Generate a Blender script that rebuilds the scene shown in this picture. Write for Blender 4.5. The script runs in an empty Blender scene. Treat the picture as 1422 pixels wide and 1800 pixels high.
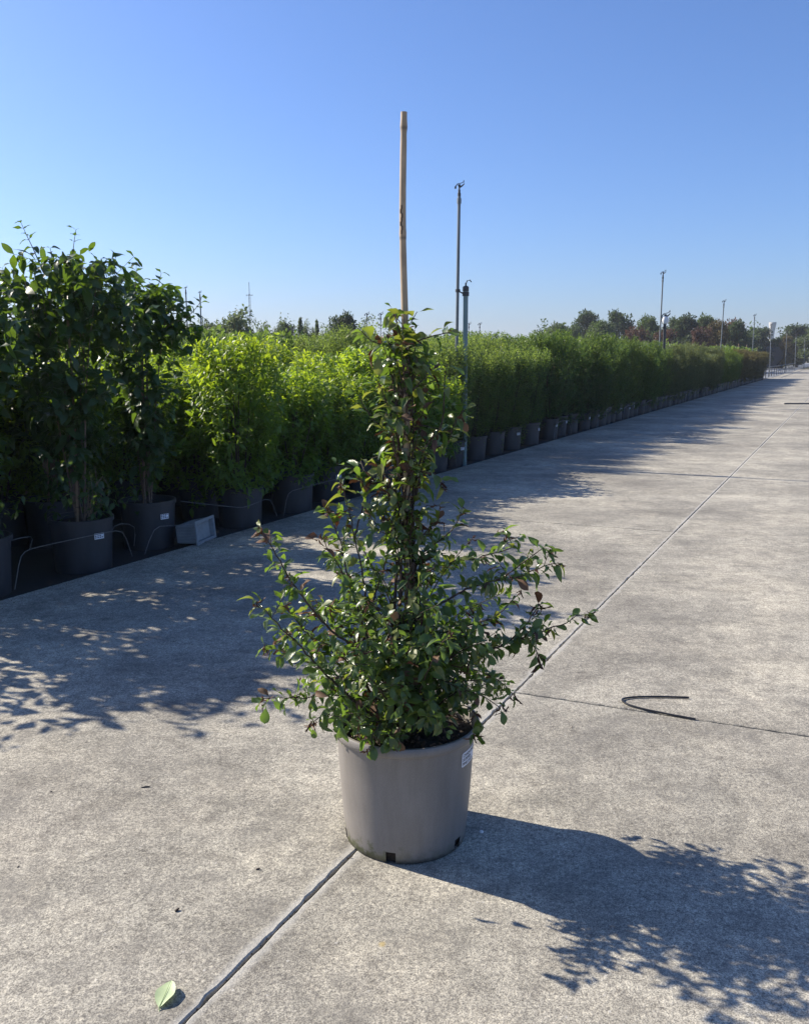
import bpy, math, random
import numpy as np
from mathutils import Vector, Matrix
random.seed(4)
R = math.radians
scn = bpy.context.scene
COL = scn.collection

# ---------------------------------------------------------------- camera, sky, sun, exposure
FPX, CAM_H = 1520.0, 1.6
PITCH = math.atan(274 / FPX)
cd = bpy.data.cameras.new('camera')
cam = bpy.data.objects.new('camera', cd)
COL.objects.link(cam)
cam.location = (0, 0, CAM_H)
cam.rotation_euler = (R(90) - PITCH, 0, 0)
cd.sensor_fit = 'VERTICAL'
cd.sensor_height = 24
cd.lens = FPX / 1800 * 24
cd.clip_start = .05
cd.clip_end = 3000
scn.camera = cam

SUN_EL = 34.0
SH = (.9135, -.4067)                    # direction in which shadows fall on the ground
w = bpy.data.worlds.new('World')
scn.world = w
w.use_nodes = True
nt = w.node_tree
sky = nt.nodes.new('ShaderNodeTexSky')
sky.sky_type = 'NISHITA'
sky.sun_disc = False
sky.sun_elevation = R(SUN_EL)
sky.sun_rotation = math.atan2(-SH[0], -SH[1])
sky.air_density = 1.0
sky.dust_density = 1.0
sky.ozone_density = 10.0
bg = nt.nodes['Background']
tint = nt.nodes.new('ShaderNodeMix'); tint.data_type = 'RGBA'; tint.blend_type = 'MULTIPLY'
tint.inputs[0].default_value = 1; tint.inputs[7].default_value = (1.07, 1.0, 1.06, 1)      # white balance of the photograph
nt.links.new(sky.outputs[0], tint.inputs[6]); nt.links.new(tint.outputs[2], bg.inputs[0])
bg.inputs[1].default_value = 0.091

sd = bpy.data.lights.new('sun', 'SUN')
sun = bpy.data.objects.new('sun', sd)
COL.objects.link(sun)
sd.energy = 5.0
sd.angle = R(.55)
sd.color = (1, .91, .78)
v = Vector((SH[0] * math.cos(R(SUN_EL)), SH[1] * math.cos(R(SUN_EL)), -math.sin(R(SUN_EL))))
sun.rotation_euler = v.to_track_quat('-Z', 'Y').to_euler()
sun.location = (-20, 10, 30)

scn.view_settings.view_transform = 'Standard'
scn.view_settings.look = 'None'
scn.view_settings.gamma = 1
scn.view_settings.use_curve_mapping = False
scn.view_settings.exposure = 0.88
scn.cycles.max_bounces = 8
scn.cycles.transparent_max_bounces = 4
scn.cycles.use_denoising = True

# ---------------------------------------------------------------- measuring helpers
cp, sp = math.cos(PITCH), math.sin(PITCH)
def ray(x, y):
    a, b = (x - 711) / FPX, -(y - 900) / FPX
    return np.array([a, cp + b * sp, -sp + b * cp])
def gnd(x, y, z=0.):
    d = ray(x, y); t = (z - CAM_H) / d[2]
    return np.array([d[0] * t, d[1] * t, z])
def at(x, y, Y):
    d = ray(x, y); t = Y / d[1]
    return np.array([d[0] * t, Y, CAM_H + d[2] * t])
U = np.array([.447, .8945]); N = np.array([-.8945, .447])       # along the bed edge / into the bed
UM = np.array([.4523, .8919]); NM = np.array([-.8919, .4523]); M0 = np.array([.53, 3.96])   # the long joint
E0 = np.array([-2.26, 6.43])                                    # a point on the bed edge
def st(s, t, z=0.):
    p = E0 + U * s + N * t
    return np.array([p[0], p[1], z])
def on_edge(x, y, t=.03):
    """the point on the upright plane t metres inside the bed edge that lies in this direction"""
    d = ray(x, y); o = E0 + N * t
    k = (o @ N) / (d[:2] @ N)
    return np.array([d[0] * k, d[1] * k, CAM_H + d[2] * k])

# ---------------------------------------------------------------- object helpers
def tag(o, label=None, cat=None, group=None, kind=None):
    if label: o['label'] = label
    if cat: o['category'] = cat
    if group: o['group'] = group
    if kind: o['kind'] = kind
    return o
def empty(name, loc, label=None, cat=None, group=None, kind=None, rz=0):
    o = bpy.data.objects.new(name, None); COL.objects.link(o)
    o.location = loc; o.rotation_euler.z = rz; o.empty_display_size = .1
    return tag(o, label, cat, group, kind)
def obj(name, mesh, parent=None, loc=(0, 0, 0)):
    o = bpy.data.objects.new(name, mesh); COL.objects.link(o)
    o.location = loc
    if parent: o.parent = parent
    return o
def copy_tree(o, parent=None, skip=()):
    c = o.copy(); COL.objects.link(c); c.parent = parent
    for k in list(o.children):
        if k.name.split('.')[0] in skip: continue
        copy_tree(k, c, skip)
    return c

class MB:
    """collects shapes and makes one mesh of them"""
    def __init__(s): s.v = []; s.f = []; s.mi = []; s.n = 0
    def add(s, v, f, mi=0):
        v = np.asarray(v, float).reshape(-1, 3)
        for q in f: s.f.append([i + s.n for i in q]); s.mi.append(mi)
        s.v.append(v); s.n += len(v)
    def box(s, c, d, rot=None, mi=0, taper=1.):
        x, y, z = np.array(d) / 2
        v = np.array([(a * x * (taper if k > 0 else 1), b * y * (taper if k > 0 else 1), k * z) for k in (-1, 1) for b in (-1, 1) for a in (-1, 1)])
        if rot is not None: v = v @ np.array(rot).T
        s.add(v + np.array(c), [(0, 2, 3, 1), (4, 5, 7, 6), (0, 1, 5, 4), (2, 6, 7, 3), (0, 4, 6, 2), (1, 3, 7, 5)], mi)
    def tube(s, pts, rad, n=6, mi=0, cap=True):
        pts = np.asarray(pts, float)
        rad = np.broadcast_to(np.asarray(rad, float), (len(pts),))
        tg = np.gradient(pts, axis=0); tg /= np.linalg.norm(tg, axis=1)[:, None] + 1e-9
        ref = np.array([0, 0, 1.]) if abs(tg[0][2]) < .9 else np.array([1., 0, 0])
        vs = []
        for p, t, r in zip(pts, tg, rad):
            a = np.cross(ref, t); a /= np.linalg.norm(a) + 1e-9; b = np.cross(t, a); ref = np.cross(a, t) * -1 if False else ref
            for k in range(n):
                q = 2 * math.pi * k / n
                vs.append(p + r * (math.cos(q) * a + math.sin(q) * b))
        f = []
        for i in range(len(pts) - 1):
            for k in range(n):
                k2 = (k + 1) % n
                f.append((i * n + k, i * n + k2, (i + 1) * n + k2, (i + 1) * n + k))
        if cap:
            f.append(tuple(range(n - 1, -1, -1))); f.append(tuple((len(pts) - 1) * n + k for k in range(n)))
        s.add(vs, f, mi)
    def lathe(s, prof, n=48, c=(0, 0, 0), mi=0, skip=None):
        vs = [(c[0] + r * math.cos(2 * math.pi * k / n), c[1] + r * math.sin(2 * math.pi * k / n), c[2] + z) for r, z in prof for k in range(n)]
        f = []
        for i in range(len(prof) - 1):
            for k in range(n):
                if skip and skip(i, k): continue
                k2 = (k + 1) % n
                f.append((i * n + k, i * n + k2, (i + 1) * n + k2, (i + 1) * n + k))
        s.add(vs, f, mi)
    def mesh(s, name, mats, smooth=False):
        me = bpy.data.meshes.new(name)
        me.from_pydata(np.concatenate(s.v).tolist(), [], s.f)
        for m in (mats if isinstance(mats, (list, tuple)) else [mats]): me.materials.append(m)
        me.polygons.foreach_set('material_index', s.mi)
        if smooth:
            me.polygons.foreach_set('use_smooth', [True] * len(me.polygons))
            try: me.set_sharp_from_angle(angle=R(40))
            except Exception: pass
        me.update()
        return me

def big_mesh(name, parts, mats):
    """parts: list of (verts n*3, quads m*4, material index); built straight from arrays"""
    V = np.concatenate([p[0] for p in parts]); offs = np.cumsum([0] + [len(p[0]) for p in parts[:-1]])
    Q = np.concatenate([p[1] + o for p, o in zip(parts, offs)])
    MI = np.concatenate([np.full(len(p[1]), p[2]) for p in parts])
    me = bpy.data.meshes.new(name)
    me.vertices.add(len(V)); me.vertices.foreach_set('co', V.astype(np.float32).ravel())
    me.loops.add(len(Q) * 4); me.loops.foreach_set('vertex_index', Q.astype(np.int32).ravel())
    me.polygons.add(len(Q)); me.polygons.foreach_set('loop_start', np.arange(0, len(Q) * 4, 4, dtype=np.int32))
    me.polygons.foreach_set('material_index', MI.astype(np.int32))
    me.polygons.foreach_set('use_smooth', np.ones(len(Q), bool))
    for m in (mats if isinstance(mats, (list, tuple)) else [mats]): me.materials.append(m)
    me.update(calc_edges=True)
    return me

# ---------------------------------------------------------------- materials
def mat(name):
    m = bpy.data.materials.new(name); m.use_nodes = True
    return m, m.node_tree, m.node_tree.nodes['Principled BSDF']
def nd(t, kind, **kw):
    n = t.nodes.new(kind)
    for k, v_ in kw.items(): setattr(n, k, v_)
    return n
def ramp(t, fac, stops):
    r = t.nodes.new('ShaderNodeValToRGB'); e = r.color_ramp.elements
    while len(e) < len(stops): e.new(.5)
    for el, (p, c) in zip(e, stops): el.position = p; el.color = (*c, 1) if len(c) == 3 else c
    t.links.new(fac, r.inputs[0]); return r
def noise(t, vec, scale, detail=4, rough=.55):
    n = t.nodes.new('ShaderNodeTexNoise'); n.inputs['Scale'].default_value = scale
    n.inputs['Detail'].default_value = detail; n.inputs['Roughness'].default_value = rough
    t.links.new(vec, n.inputs['Vector']); return n
def math_(t, op, a, b=None, clamp=False):
    n = t.nodes.new('ShaderNodeMath'); n.operation = op; n.use_clamp = clamp
    for i, x in enumerate((a, b)):
        if x is None: continue
        if isinstance(x, (int, float)): n.inputs[i].default_value = x
        else: t.links.new(x, n.inputs[i])
    return n.outputs[0]
def mixc(t, fac, a, b, mode='MIX'):
    n = t.nodes.new('ShaderNodeMix'); n.data_type = 'RGBA'; n.blend_type = mode
    for sock, x in ((n.inputs[0], fac), (n.inputs[6], a), (n.inputs[7], b)):
        if isinstance(x, (int, float)): sock.default_value = x
        elif isinstance(x, tuple): sock.default_value = (*x, 1)
        else: t.links.new(x, sock)
    return n.outputs[2]
def bump(t, b, h, strength=.3, dist=.003):
    n = t.nodes.new('ShaderNodeBump'); n.inputs['Strength'].default_value = strength; n.inputs['Distance'].default_value = dist
    t.links.new(h, n.inputs['Height']); t.links.new(n.outputs[0], b.inputs['Normal'])

def simple(name, col, rough=.6, var=.15, scale=20, metal=0, spec=.5, bmp=0, obj_space=True, stretch=None):
    m, t, b = mat(name)
    tc = t.nodes.new('ShaderNodeTexCoord')
    vec = tc.outputs['Object']
    if stretch:
        mp = t.nodes.new('ShaderNodeMapping'); mp.inputs['Scale'].default_value = stretch
        t.links.new(vec, mp.inputs[0]); vec = mp.outputs[0]
    n = noise(t, vec, scale, 5)
    c0 = tuple(max(0, c * (1 - var)) for c in col); c1 = tuple(c * (1 + var) for c in col)
    r = ramp(t, n.outputs[0], [(.3, c0), (.7, c1)])
    t.links.new(r.outputs[0], b.inputs['Base Color'])
    b.inputs['Roughness'].default_value = rough; b.inputs['Metallic'].default_value = metal
    b.inputs['Specular IOR Level'].default_value = spec
    if bmp: bump(t, b, n.outputs[0], .5, bmp)
    return m

def leaf_mat(name, cols, under, rough=.4, trans=.35, tcol=None, spec=.5, vein=False, clump=0):
    """cols: three leaf colours that single leaves range over"""
    m, t, b = mat(name)
    geo = t.nodes.new('ShaderNodeNewGeometry'); oi = t.nodes.new('ShaderNodeObjectInfo')
    rnd = math_(t, 'FRACT', math_(t, 'ADD', geo.outputs['Random Per Island'], oi.outputs['Random']))
    tc = t.nodes.new('ShaderNodeTexCoord')
    if clump:
        cn = noise(t, tc.outputs['Object'], clump, 2)
        rnd = math_(t, 'ADD', math_(t, 'MULTIPLY', rnd, .55), math_(t, 'MULTIPLY', cn.outputs[0], .45))
    r0_ = ramp(t, rnd, [(0, cols[0]), (.5, cols[1]), (1, cols[2])])
    r = t.nodes.new('ShaderNodeHueSaturation'); t.links.new(r0_.outputs[0], r.inputs['Color'])
    t.links.new(math_(t, 'ADD', math_(t, 'MULTIPLY', oi.outputs['Random'], .55), .72), r.inputs['Value'])      # each plant its own depth of colour
    t.links.new(math_(t, 'ADD', math_(t, 'MULTIPLY', math_(t, 'FRACT', math_(t, 'MULTIPLY', oi.outputs['Random'], 7.3)), .03), .485), r.inputs['Hue'])
    n = noise(t, tc.outputs['Object'], 60, 3)
    base = mixc(t, math_(t, 'MULTIPLY', n.outputs[0], .5), r.outputs[0], tuple(c * .55 for c in cols[0]))
    col = mixc(t, geo.outputs['Backfacing'], base, mixc(t, .55, base, under))
    t.links.new(col, b.inputs['Base Color'])
    b.inputs['Roughness'].default_value = rough
    b.inputs['Specular IOR Level'].default_value = spec
    bump(t, b, n.outputs[0], .25, .002)
    tr = t.nodes.new('ShaderNodeBsdfTranslucent')
    tb = mixc(t, .5, base, tcol or cols[2])
    t.links.new(mixc(t, 1.0, tb, (1.6, 1.6, 1.2), 'MULTIPLY'), tr.inputs[0])
    mx = t.nodes.new('ShaderNodeMixShader'); mx.inputs[0].default_value = trans
    t.links.new(b.outputs[0], mx.inputs[1]); t.links.new(tr.outputs[0], mx.inputs[2])
    t.links.new(mx.outputs[0], t.nodes['Material Output'].inputs[0])
    return m

M = {}
# leaves
M['quince'] = leaf_mat('quince_leaf', [(.02, .055, .018), (.04, .092, .022), (.085, .15, .028)], (.12, .17, .08), .3, .42, (.2, .32, .03), .55)
M['quince_lime'] = leaf_mat('quince_leaf_yellow_sunlit', [(.08, .14, .02), (.13, .18, .03), (.2, .2, .05)], (.18, .2, .09), .4, .35, (.3, .35, .04))  # yellowing leaves, and high up also leaves painted as sunlit
M['quince_brown'] = leaf_mat('quince_leaf_dead', [(.05, .022, .014), (.10, .045, .022), (.2, .12, .06)], (.16, .10, .06), .7, .1, (.2, .08, .03), .3)
M['tall'] = leaf_mat('tall_shrub_leaf', [(.012, .036, .012), (.022, .055, .016), (.045, .09, .02)], (.05, .09, .04), .42, .3, (.2, .32, .02), .35)
M['lime'] = leaf_mat('lime_shrub_leaf', [(.04, .10, .016), (.075, .155, .02), (.15, .235, .03)], (.12, .2, .05), .42, .42, (.32, .45, .02), .4, clump=2.5)
M['fine'] = leaf_mat('fine_shrub_leaf', [(.07, .13, .04), (.10, .17, .048), (.15, .22, .065)], (.1, .14, .06), .5, .35, (.22, .3, .04), .3, clump=3)
M['dark'] = leaf_mat('dark_shrub_leaf', [(.042, .09, .03), (.065, .125, .038), (.11, .17, .05)], (.09, .13, .06), .45, .4, (.12, .2, .03), .45, clump=3)
M['mottled'] = leaf_mat('mottled_shrub_leaf', [(.075, .12, .045), (.12, .17, .06), (.24, .26, .13)], (.16, .18, .09), .5, .3, (.22, .22, .05), .4, clump=2)
M['bright'] = leaf_mat('bright_shrub_leaf', [(.05, .10, .02), (.08, .15, .02), (.14, .2, .03)], (.12, .16, .05), .5, .35, (.25, .32, .03), .3, clump=2)
M['russet'] = leaf_mat('russet_shrub_leaf', [(.09, .10, .04), (.14, .14, .05), (.22, .20, .08)], (.16, .12, .07), .55, .3, (.24, .16, .04), .3, clump=2)
M['field'] = leaf_mat('field_leaf', [(.06, .11, .035), (.085, .145, .045), (.12, .18, .055)], (.11, .14, .07), .55, .35, (.2, .28, .05), .3, clump=.6)
M['tree_dark'] = leaf_mat('tree_leaf_dark', [(.035, .06, .03), (.055, .085, .038), (.08, .115, .05)], (.06, .08, .05), .6, .25, (.08, .12, .03), .2, clump=.5)
M['tree_green'] = leaf_mat('tree_leaf_green', [(.05, .085, .035), (.08, .125, .045), (.12, .165, .055)], (.09, .11, .06), .6, .3, (.13, .18, .04), .2, clump=.5)
M['tree_pale'] = leaf_mat('tree_leaf_pale', [(.08, .12, .06), (.12, .16, .075), (.16, .2, .1)], (.11, .13, .09), .6, .3, (.16, .2, .07), .2, clump=.5)
M['tree_red'] = leaf_mat('tree_leaf_red', [(.06, .04, .032), (.10, .06, .042), (.13, .09, .05)], (.08, .05, .04), .6, .25, (.16, .06, .04), .2, clump=.5)
M['tree_rust'] = leaf_mat('tree_leaf_rust', [(.07, .07, .03), (.12, .11, .04), (.17, .16, .05)], (.1, .08, .05), .6, .25, (.2, .13, .04), .2, clump=.5)
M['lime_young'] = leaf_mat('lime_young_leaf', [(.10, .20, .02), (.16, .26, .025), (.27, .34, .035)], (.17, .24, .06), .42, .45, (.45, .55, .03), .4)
M['fine_young'] = leaf_mat('fine_sunlit_top_leaf', [(.13, .21, .05), (.17, .25, .06), (.23, .29, .08)], (.15, .2, .07), .5, .45, (.25, .33, .05), .3)  # paler copy for the tops: sunlight put into the leaf colour
M['dark_young'] = leaf_mat('dark_sunlit_top_leaf', [(.07, .13, .03), (.10, .16, .035), (.15, .2, .05)], (.12, .16, .07), .45, .45, (.2, .28, .04), .35)  # sunlit tops of the dark shrubs, painted into the leaf colour
# wood, plastic, metal
M['bark'] = simple('bark', (.06, .04, .03), .8, .45, 60, bmp=.002)
M['green_twig'] = simple('green_twig', (.05, .07, .025), .7, .3, 50)
M['bark_pale'] = simple('bark_pale', (.16, .115, .08), .8, .4, 50, bmp=.002)
M['twig'] = simple('dry_twig', (.26, .2, .15), .8, .3, 50)
M['pot_black'] = simple('dark_plastic', (.036, .039, .044), .45, .22, 9, stretch=(1, 1, .3))
M['soil'] = simple('soil', (.028, .02, .014), .95, .5, 60, bmp=.01)
M['chip'] = simple('bark_chip', (.15, .09, .055), .9, .5, 40)
M['wire'] = simple('galvanised_wire', (.13, .13, .125), .5, .3, 40, metal=.3)
M['steel'] = simple('galvanised_steel', (.17, .185, .19), .5, .2, 12, metal=.55, stretch=(1, 1, .2))
M['pipe_green'] = simple('grey_green_pipe', (.17, .24, .23), .5, .18, 10, stretch=(1, 1, .2))
M['dark_metal'] = simple('dark_metal', (.06, .06, .06), .5, .2, 20, metal=.4)
M['brass'] = simple('brass', (.25, .2, .1), .4, .2, 20, metal=.7)
M['white_plastic'] = simple('white_plastic', (.75, .75, .74), .5, .05, 20)
M['crate'] = simple('grey_crate_plastic', (.24, .26, .27), .55, .15, 15)
M['ink'] = simple('printing_ink', (.02, .02, .03), .7, 0, 5)
M['paper'] = simple('label_paper', (.78, .78, .80), .6, .04, 30)
M['tie'] = simple('plastic_tie', (.16, .17, .13), .5, .15, 40)
M['rubber'] = simple('black_hose', (.014, .014, .016), .35, .2, 30)
M['tower'] = simple('tower_concrete', (.42, .42, .40), .8, .12, .6)
M['container'] = simple('navy_steel', (.012, .02, .034), .5, .2, 1)

def concrete_mat():
    m, t, b = mat('concrete')
    geo = t.nodes.new('ShaderNodeNewGeometry'); P = geo.outputs['Position']
    big = noise(t, P, .55, 5, .6); mid = noise(t, P, 3.2, 6, .65); fine = noise(t, P, 75, 4, .7); grit = noise(t, P, 240, 2, .6)
    streak_m = t.nodes.new('ShaderNodeMapping'); streak_m.inputs['Rotation'].default_value = (0, 0, R(63)); streak_m.inputs['Scale'].default_value = (.25, 2.2, 1)
    t.links.new(P, streak_m.inputs[0]); streak = noise(t, streak_m.outputs[0], 1.1, 5, .6)
    c = ramp(t, big.outputs[0], [(.36, (.22, .206, .176)), (.5, (.305, .287, .242)), (.62, (.40, .374, .31))]).outputs[0]
    c = mixc(t, .5, c, ramp(t, mid.outputs[0], [(.32, (.30, .295, .29)), (.5, (.5, .5, .5)), (.66, (.66, .65, .63))]).outputs[0], 'OVERLAY')
    c = mixc(t, .35, c, ramp(t, streak.outputs[0], [(.35, (.38, .38, .38)), (.65, (.6, .6, .6))]).outputs[0], 'OVERLAY')
    blot = noise(t, P, 17, 5, .7)
    c = mixc(t, .6, c, ramp(t, blot.outputs[0], [(.33, (.27, .265, .265)), (.5, (.5, .5, .5)), (.64, (.63, .63, .62))]).outputs[0], 'OVERLAY')
    c = mixc(t, .6, c, ramp(t, fine.outputs[0], [(.32, (.17, .17, .18)), (.5, (.5, .5, .5)), (.66, (.80, .79, .76))]).outputs[0], 'OVERLAY')
    c = mixc(t, .85, c, ramp(t, grit.outputs[0], [(.34, (.2, .2, .2)), (.5, (.5, .5, .5)), (.66, (.78, .78, .76))]).outputs[0], 'OVERLAY')
    vo = t.nodes.new('ShaderNodeTexVoronoi'); vo.inputs['Scale'].default_value = 38; t.links.new(P, vo.inputs['Vector'])
    pit_where = ramp(t, noise(t, P, 2.0, 3).outputs[0], [(.42, (0, 0, 0)), (.62, (1, 1, 1))]).outputs[0]
    pit = ramp(t, vo.outputs['Distance'], [(.10, (1, 1, 1)), (.24, (0, 0, 0))]).outputs[0]
    c = mixc(t, math_(t, 'MULTIPLY', math_(t, 'MULTIPLY', pit, pit_where), .75), c, (.10, .095, .09))
    vo2 = t.nodes.new('ShaderNodeTexVoronoi'); vo2.inputs['Scale'].default_value = 55; vo2.inputs['Randomness'].default_value = 1; t.links.new(P, vo2.inputs['Vector'])
    stone = math_(t, 'GREATER_THAN', vo2.outputs['Color'], .86)
    sm = math_(t, 'MULTIPLY', ramp(t, vo2.outputs['Distance'], [(.12, (1, 1, 1)), (.28, (0, 0, 0))]).outputs[0], stone)
    c = mixc(t, math_(t, 'MULTIPLY', sm, .5), c, (.62, .6, .55))
    # broad dried water stains with a faint rim, and dark drips
    wr = noise(t, P, .9, 3, .5); rim = ramp(t, wr.outputs[0], [(.50, (.5, .5, .5)), (.535, (.42, .42, .42)), (.55, (.545, .54, .53)), (.62, (.53, .525, .52))]).outputs[0]
    c = mixc(t, .7, c, rim, 'OVERLAY')
    dk = noise(t, P, 3.6, 8, .8); c = mixc(t, math_(t, 'MULTIPLY', ramp(t, dk.outputs[0], [(.50, (0, 0, 0)), (.66, (1, 1, 1))]).outputs[0], .62), c, (.155, .147, .13))
    # pale cement residue along the long joint
    sep = t.nodes.new('ShaderNodeVectorMath'); sep.operation = 'DOT_PRODUCT'; t.links.new(P, sep.inputs[0]); sep.inputs[1].default_value = (NM[0], NM[1], 0)
    d0 = float(M0 @ NM)
    d = math_(t, 'ABSOLUTE', math_(t, 'SUBTRACT', sep.outputs['Value'], d0))
    d = math_(t, 'ADD', d, math_(t, 'MULTIPLY', math_(t, 'SUBTRACT', noise(t, P, 6, 3).outputs[0], .5), .05))
    res = ramp(t, d, [(.014, (1, 1, 1)), (.034, (0, 0, 0))]).outputs[0]
    c = mixc(t, math_(t, 'MULTIPLY', res, .5), c, (.47, .46, .42))
    # a dried yellow splash
    for q, r0, col in ((gnd(672, 1660), .011, (.55, .40, .12)), (gnd(610, 1452), .006, (.6, .5, .2))):
        dd = t.nodes.new('ShaderNodeVectorMath'); dd.operation = 'DISTANCE'; t.links.new(P, dd.inputs[0]); dd.inputs[1].default_value = tuple(q)
        k = math_(t, 'ADD', dd.outputs['Value'], math_(t, 'MULTIPLY', noise(t, P, 90, 2).outputs[0], .012))
        c = mixc(t, math_(t, 'MULTIPLY', ramp(t, k, [(r0, (1, 1, 1)), (r0 + .008, (0, 0, 0))]).outputs[0], .5), c, col)
    t.links.new(c, b.inputs['Base Color'])
    b.inputs['Roughness'].default_value = .85
    b.inputs['Specular IOR Level'].default_value = .3
    h = math_(t, 'ADD', math_(t, 'MULTIPLY', fine.outputs[0], 1.), math_(t, 'MULTIPLY', grit.outputs[0], .6))
    bump(t, b, h, .55, .004)
    return m
M['concrete'] = concrete_mat()
M['seal'] = simple('joint_sealant', (.035, .034, .033), .7, .4, 60, bmp=.003)
def ground_mat(name, a, b_, c_, rough=.95, s=(.05, 1.5, 30)):
    m, t, b = mat(name)
    geo = t.nodes.new('ShaderNodeNewGeometry'); P = geo.outputs['Position']
    n1 = noise(t, P, s[0], 4); n2 = noise(t, P, s[1], 5, .65); n3 = noise(t, P, s[2], 3, .7)
    c = ramp(t, n2.outputs[0], [(.35, a), (.6, b_)]).outputs[0]
    c = mixc(t, ramp(t, n1.outputs[0], [(.45, (0, 0, 0)), (.6, (1, 1, 1))]).outputs[0], c, c_)
    c = mixc(t, .6, c, ramp(t, n3.outputs[0], [(.3, (.3, .3, .3)), (.7, (.7, .7, .7))]).outputs[0], 'OVERLAY')
    t.links.new(c, b.inputs['Base Color']); b.inputs['Roughness'].default_value = rough
    bump(t, b, n3.outputs[0], .6, .01)
    return m
M['fabric'] = ground_mat('weed_fabric', (.016, .016, .018), (.028, .027, .028), (.022, .02, .018), .9, (.4, 5, 90))
M['earth'] = ground_mat('dry_earth_grass', (.10, .085, .055), (.14, .12, .08), (.07, .09, .035))
M['asphalt'] = ground_mat('grey_asphalt', (.15, .165, .18), (.19, .205, .22), (.17, .18, .19), .8, (.05, .5, 20))

# ---------------------------------------------------------------- setting: ground, bed, concrete
mb = MB(); mb.add([(-900, -300, -.09), (900, -300, -.09), (900, 1500, -.09), (-900, 1500, -.09)], [(0, 1, 2, 3)])
tag(obj('ground', mb.mesh('ground', M['earth'])), kind='structure')
def quad_sheet(name, s0, s1, t0, t1, z, m):
    mb = MB(); mb.add([st(s0, t0, z), st(s1, t0, z), st(s1, t1, z), st(s0, t1, z)], [(0, 1, 2, 3)])
    return tag(obj(name, mb.mesh(name, m)), kind='structure')
quad_sheet('nursery_bed', -14, 66, -.05, 60, -.05, M['fabric'])
quad_sheet('yard_road', 67, 230, .02, 120, -.045, M['asphalt'])

CD = np.array([.925, -.379]); CD /= np.linalg.norm(CD)
def corner(t, k):
    b_ = M0 + UM * 4.35 * k
    if t > -1: return b_ + CD * ((E0 @ N + t - b_ @ N) / (CD @ N))
    return b_ + CD * ((t + 3.62) / (CD @ N))
pave = empty('concrete_paving', (0, 0, 0), kind='structure')
rng = np.random.default_rng(3)
cols_t = [0, -3.62, -7.24, -10.86, -14.5, -18.1]
def slab(t0, t1, k, fine):
    g = .0042
    c = [corner(t0, k), corner(t1, k), corner(t1, k + 1), corner(t0, k + 1)]
    cen = sum(c) / 4
    c = [c[0] + CD * g + U * .006, c[1] - CD * g + U * .006, c[2] - CD * g - U * .006, c[3] + CD * g - U * .006]
    ring = []
    for i in range(4):
        a, b_ = c[i], c[(i + 1) % 4]; L = np.linalg.norm(b_ - a); n = max(1, int(L / (.035 if fine else 1.2)))
        d = (b_ - a) / L; nn = np.array([-d[1], d[0]])
        for j in range(n):
            off = 0 if j == 0 else rng.normal(0, .0013 if fine else .0)
            if fine and rng.random() < .04: off += .005
            ring.append(a + (b_ - a) * j / n + nn * off)
    ring = np.array(ring); n = len(ring)
    dirc = cen - ring; dirc /= np.linalg.norm(dirc, axis=1)[:, None]
    dz = rng.normal(0, .0012)
    top = np.c_[ring + dirc * .005, np.full(n, dz)]; lip = np.c_[ring, np.full(n, dz - .004)]; bot = np.c_[ring, np.full(n, -.13)]
    f = [tuple(range(n))[::-1]]
    for i in range(n):
        j = (i + 1) % n
        f += [(i, j, n + j, n + i), (n + i, n + j, 2 * n + j, 2 * n + i)]
    mb = MB(); mb.add(np.concatenate([top, lip, bot]), f)
    me = mb.mesh('slab', M['concrete'])
    if me.polygons[0].normal.z < 0: me.flip_normals()
    obj('slab', me, pave)
for ci in range(5):
    for k in range(-4 if ci < 4 else 0, 26):
        if ci > 2 and k < 1: 
            if ci > 3 or k < -2: continue
        slab(cols_t[ci], cols_t[ci + 1], k, (ci < 2 and -2 <= k <= 2))
mb = MB()
p = [corner(-.02, -4), corner(-18.08, -4), corner(-18.08, 26), corner(-.02, 26)]
mb.add([(*q, -.016) for q in p], [(0, 1, 2, 3)])
obj('joint_filler', mb.mesh('joint_filler', M['seal']), pave)

# ---------------------------------------------------------------- leaves and shoots
def leaf_shape(W=.5, rows=5, fold=.25, curl=.3, wave=0., twist=0., peak=.55, petiole=.1, tip=1.0, seed=0):
    rr = np.random.default_rng(seed)
    t = np.linspace(0, 1, rows + 1); v = []
    for i, ti in enumerate(t):
        if ti <= petiole: wd = .02
        else:
            q = (ti - petiole) / (1 - petiole)
            q2 = q ** (math.log(.5) / math.log(peak))
            wd = W / 2 * math.sin(math.pi * q2) ** (.75 * tip)
        if i == rows: wd = .004
        z = -curl * ti * ti; x = ti * (1 - curl * .25 * ti)
        a = twist * ti
        for sgn in (-1, 0, 1):
            zz = fold * wd * abs(sgn) + wave * math.sin(ti * 9 + sgn * 1.7 + seed) * abs(sgn) * wd * 2
            yy = sgn * wd * (1 - .2 * fold)
            v.append((x, yy * math.cos(a) - zz * math.sin(a), z + yy * math.sin(a) + zz * math.cos(a)))
    q = []
    for i in range(rows):
        for k in range(2):
            q.append((i * 3 + k, i * 3 + k + 1, (i + 1) * 3 + k + 1, (i + 1) * 3 + k)[::-1])
    q = [x[::-1] for x in q]
    return np.array(v), np.array(q)
def diamond(W=.45, curl=.2, fold=.2):
    v = np.array([(0, 0, 0), (.5, -W / 2, fold * W), (1, 0, -curl), (.5, W / 2, fold * W)])
    return v, np.array([(0, 1, 2, 3)])
def basis(d, n):
    d = d / (np.linalg.norm(d, axis=1)[:, None] + 1e-9)
    z = n - (n * d).sum(1)[:, None] * d; z /= np.linalg.norm(z, axis=1)[:, None] + 1e-9
    y = np.cross(z, d)
    return np.stack([d, y, z], 2)              # columns are the axes
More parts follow.
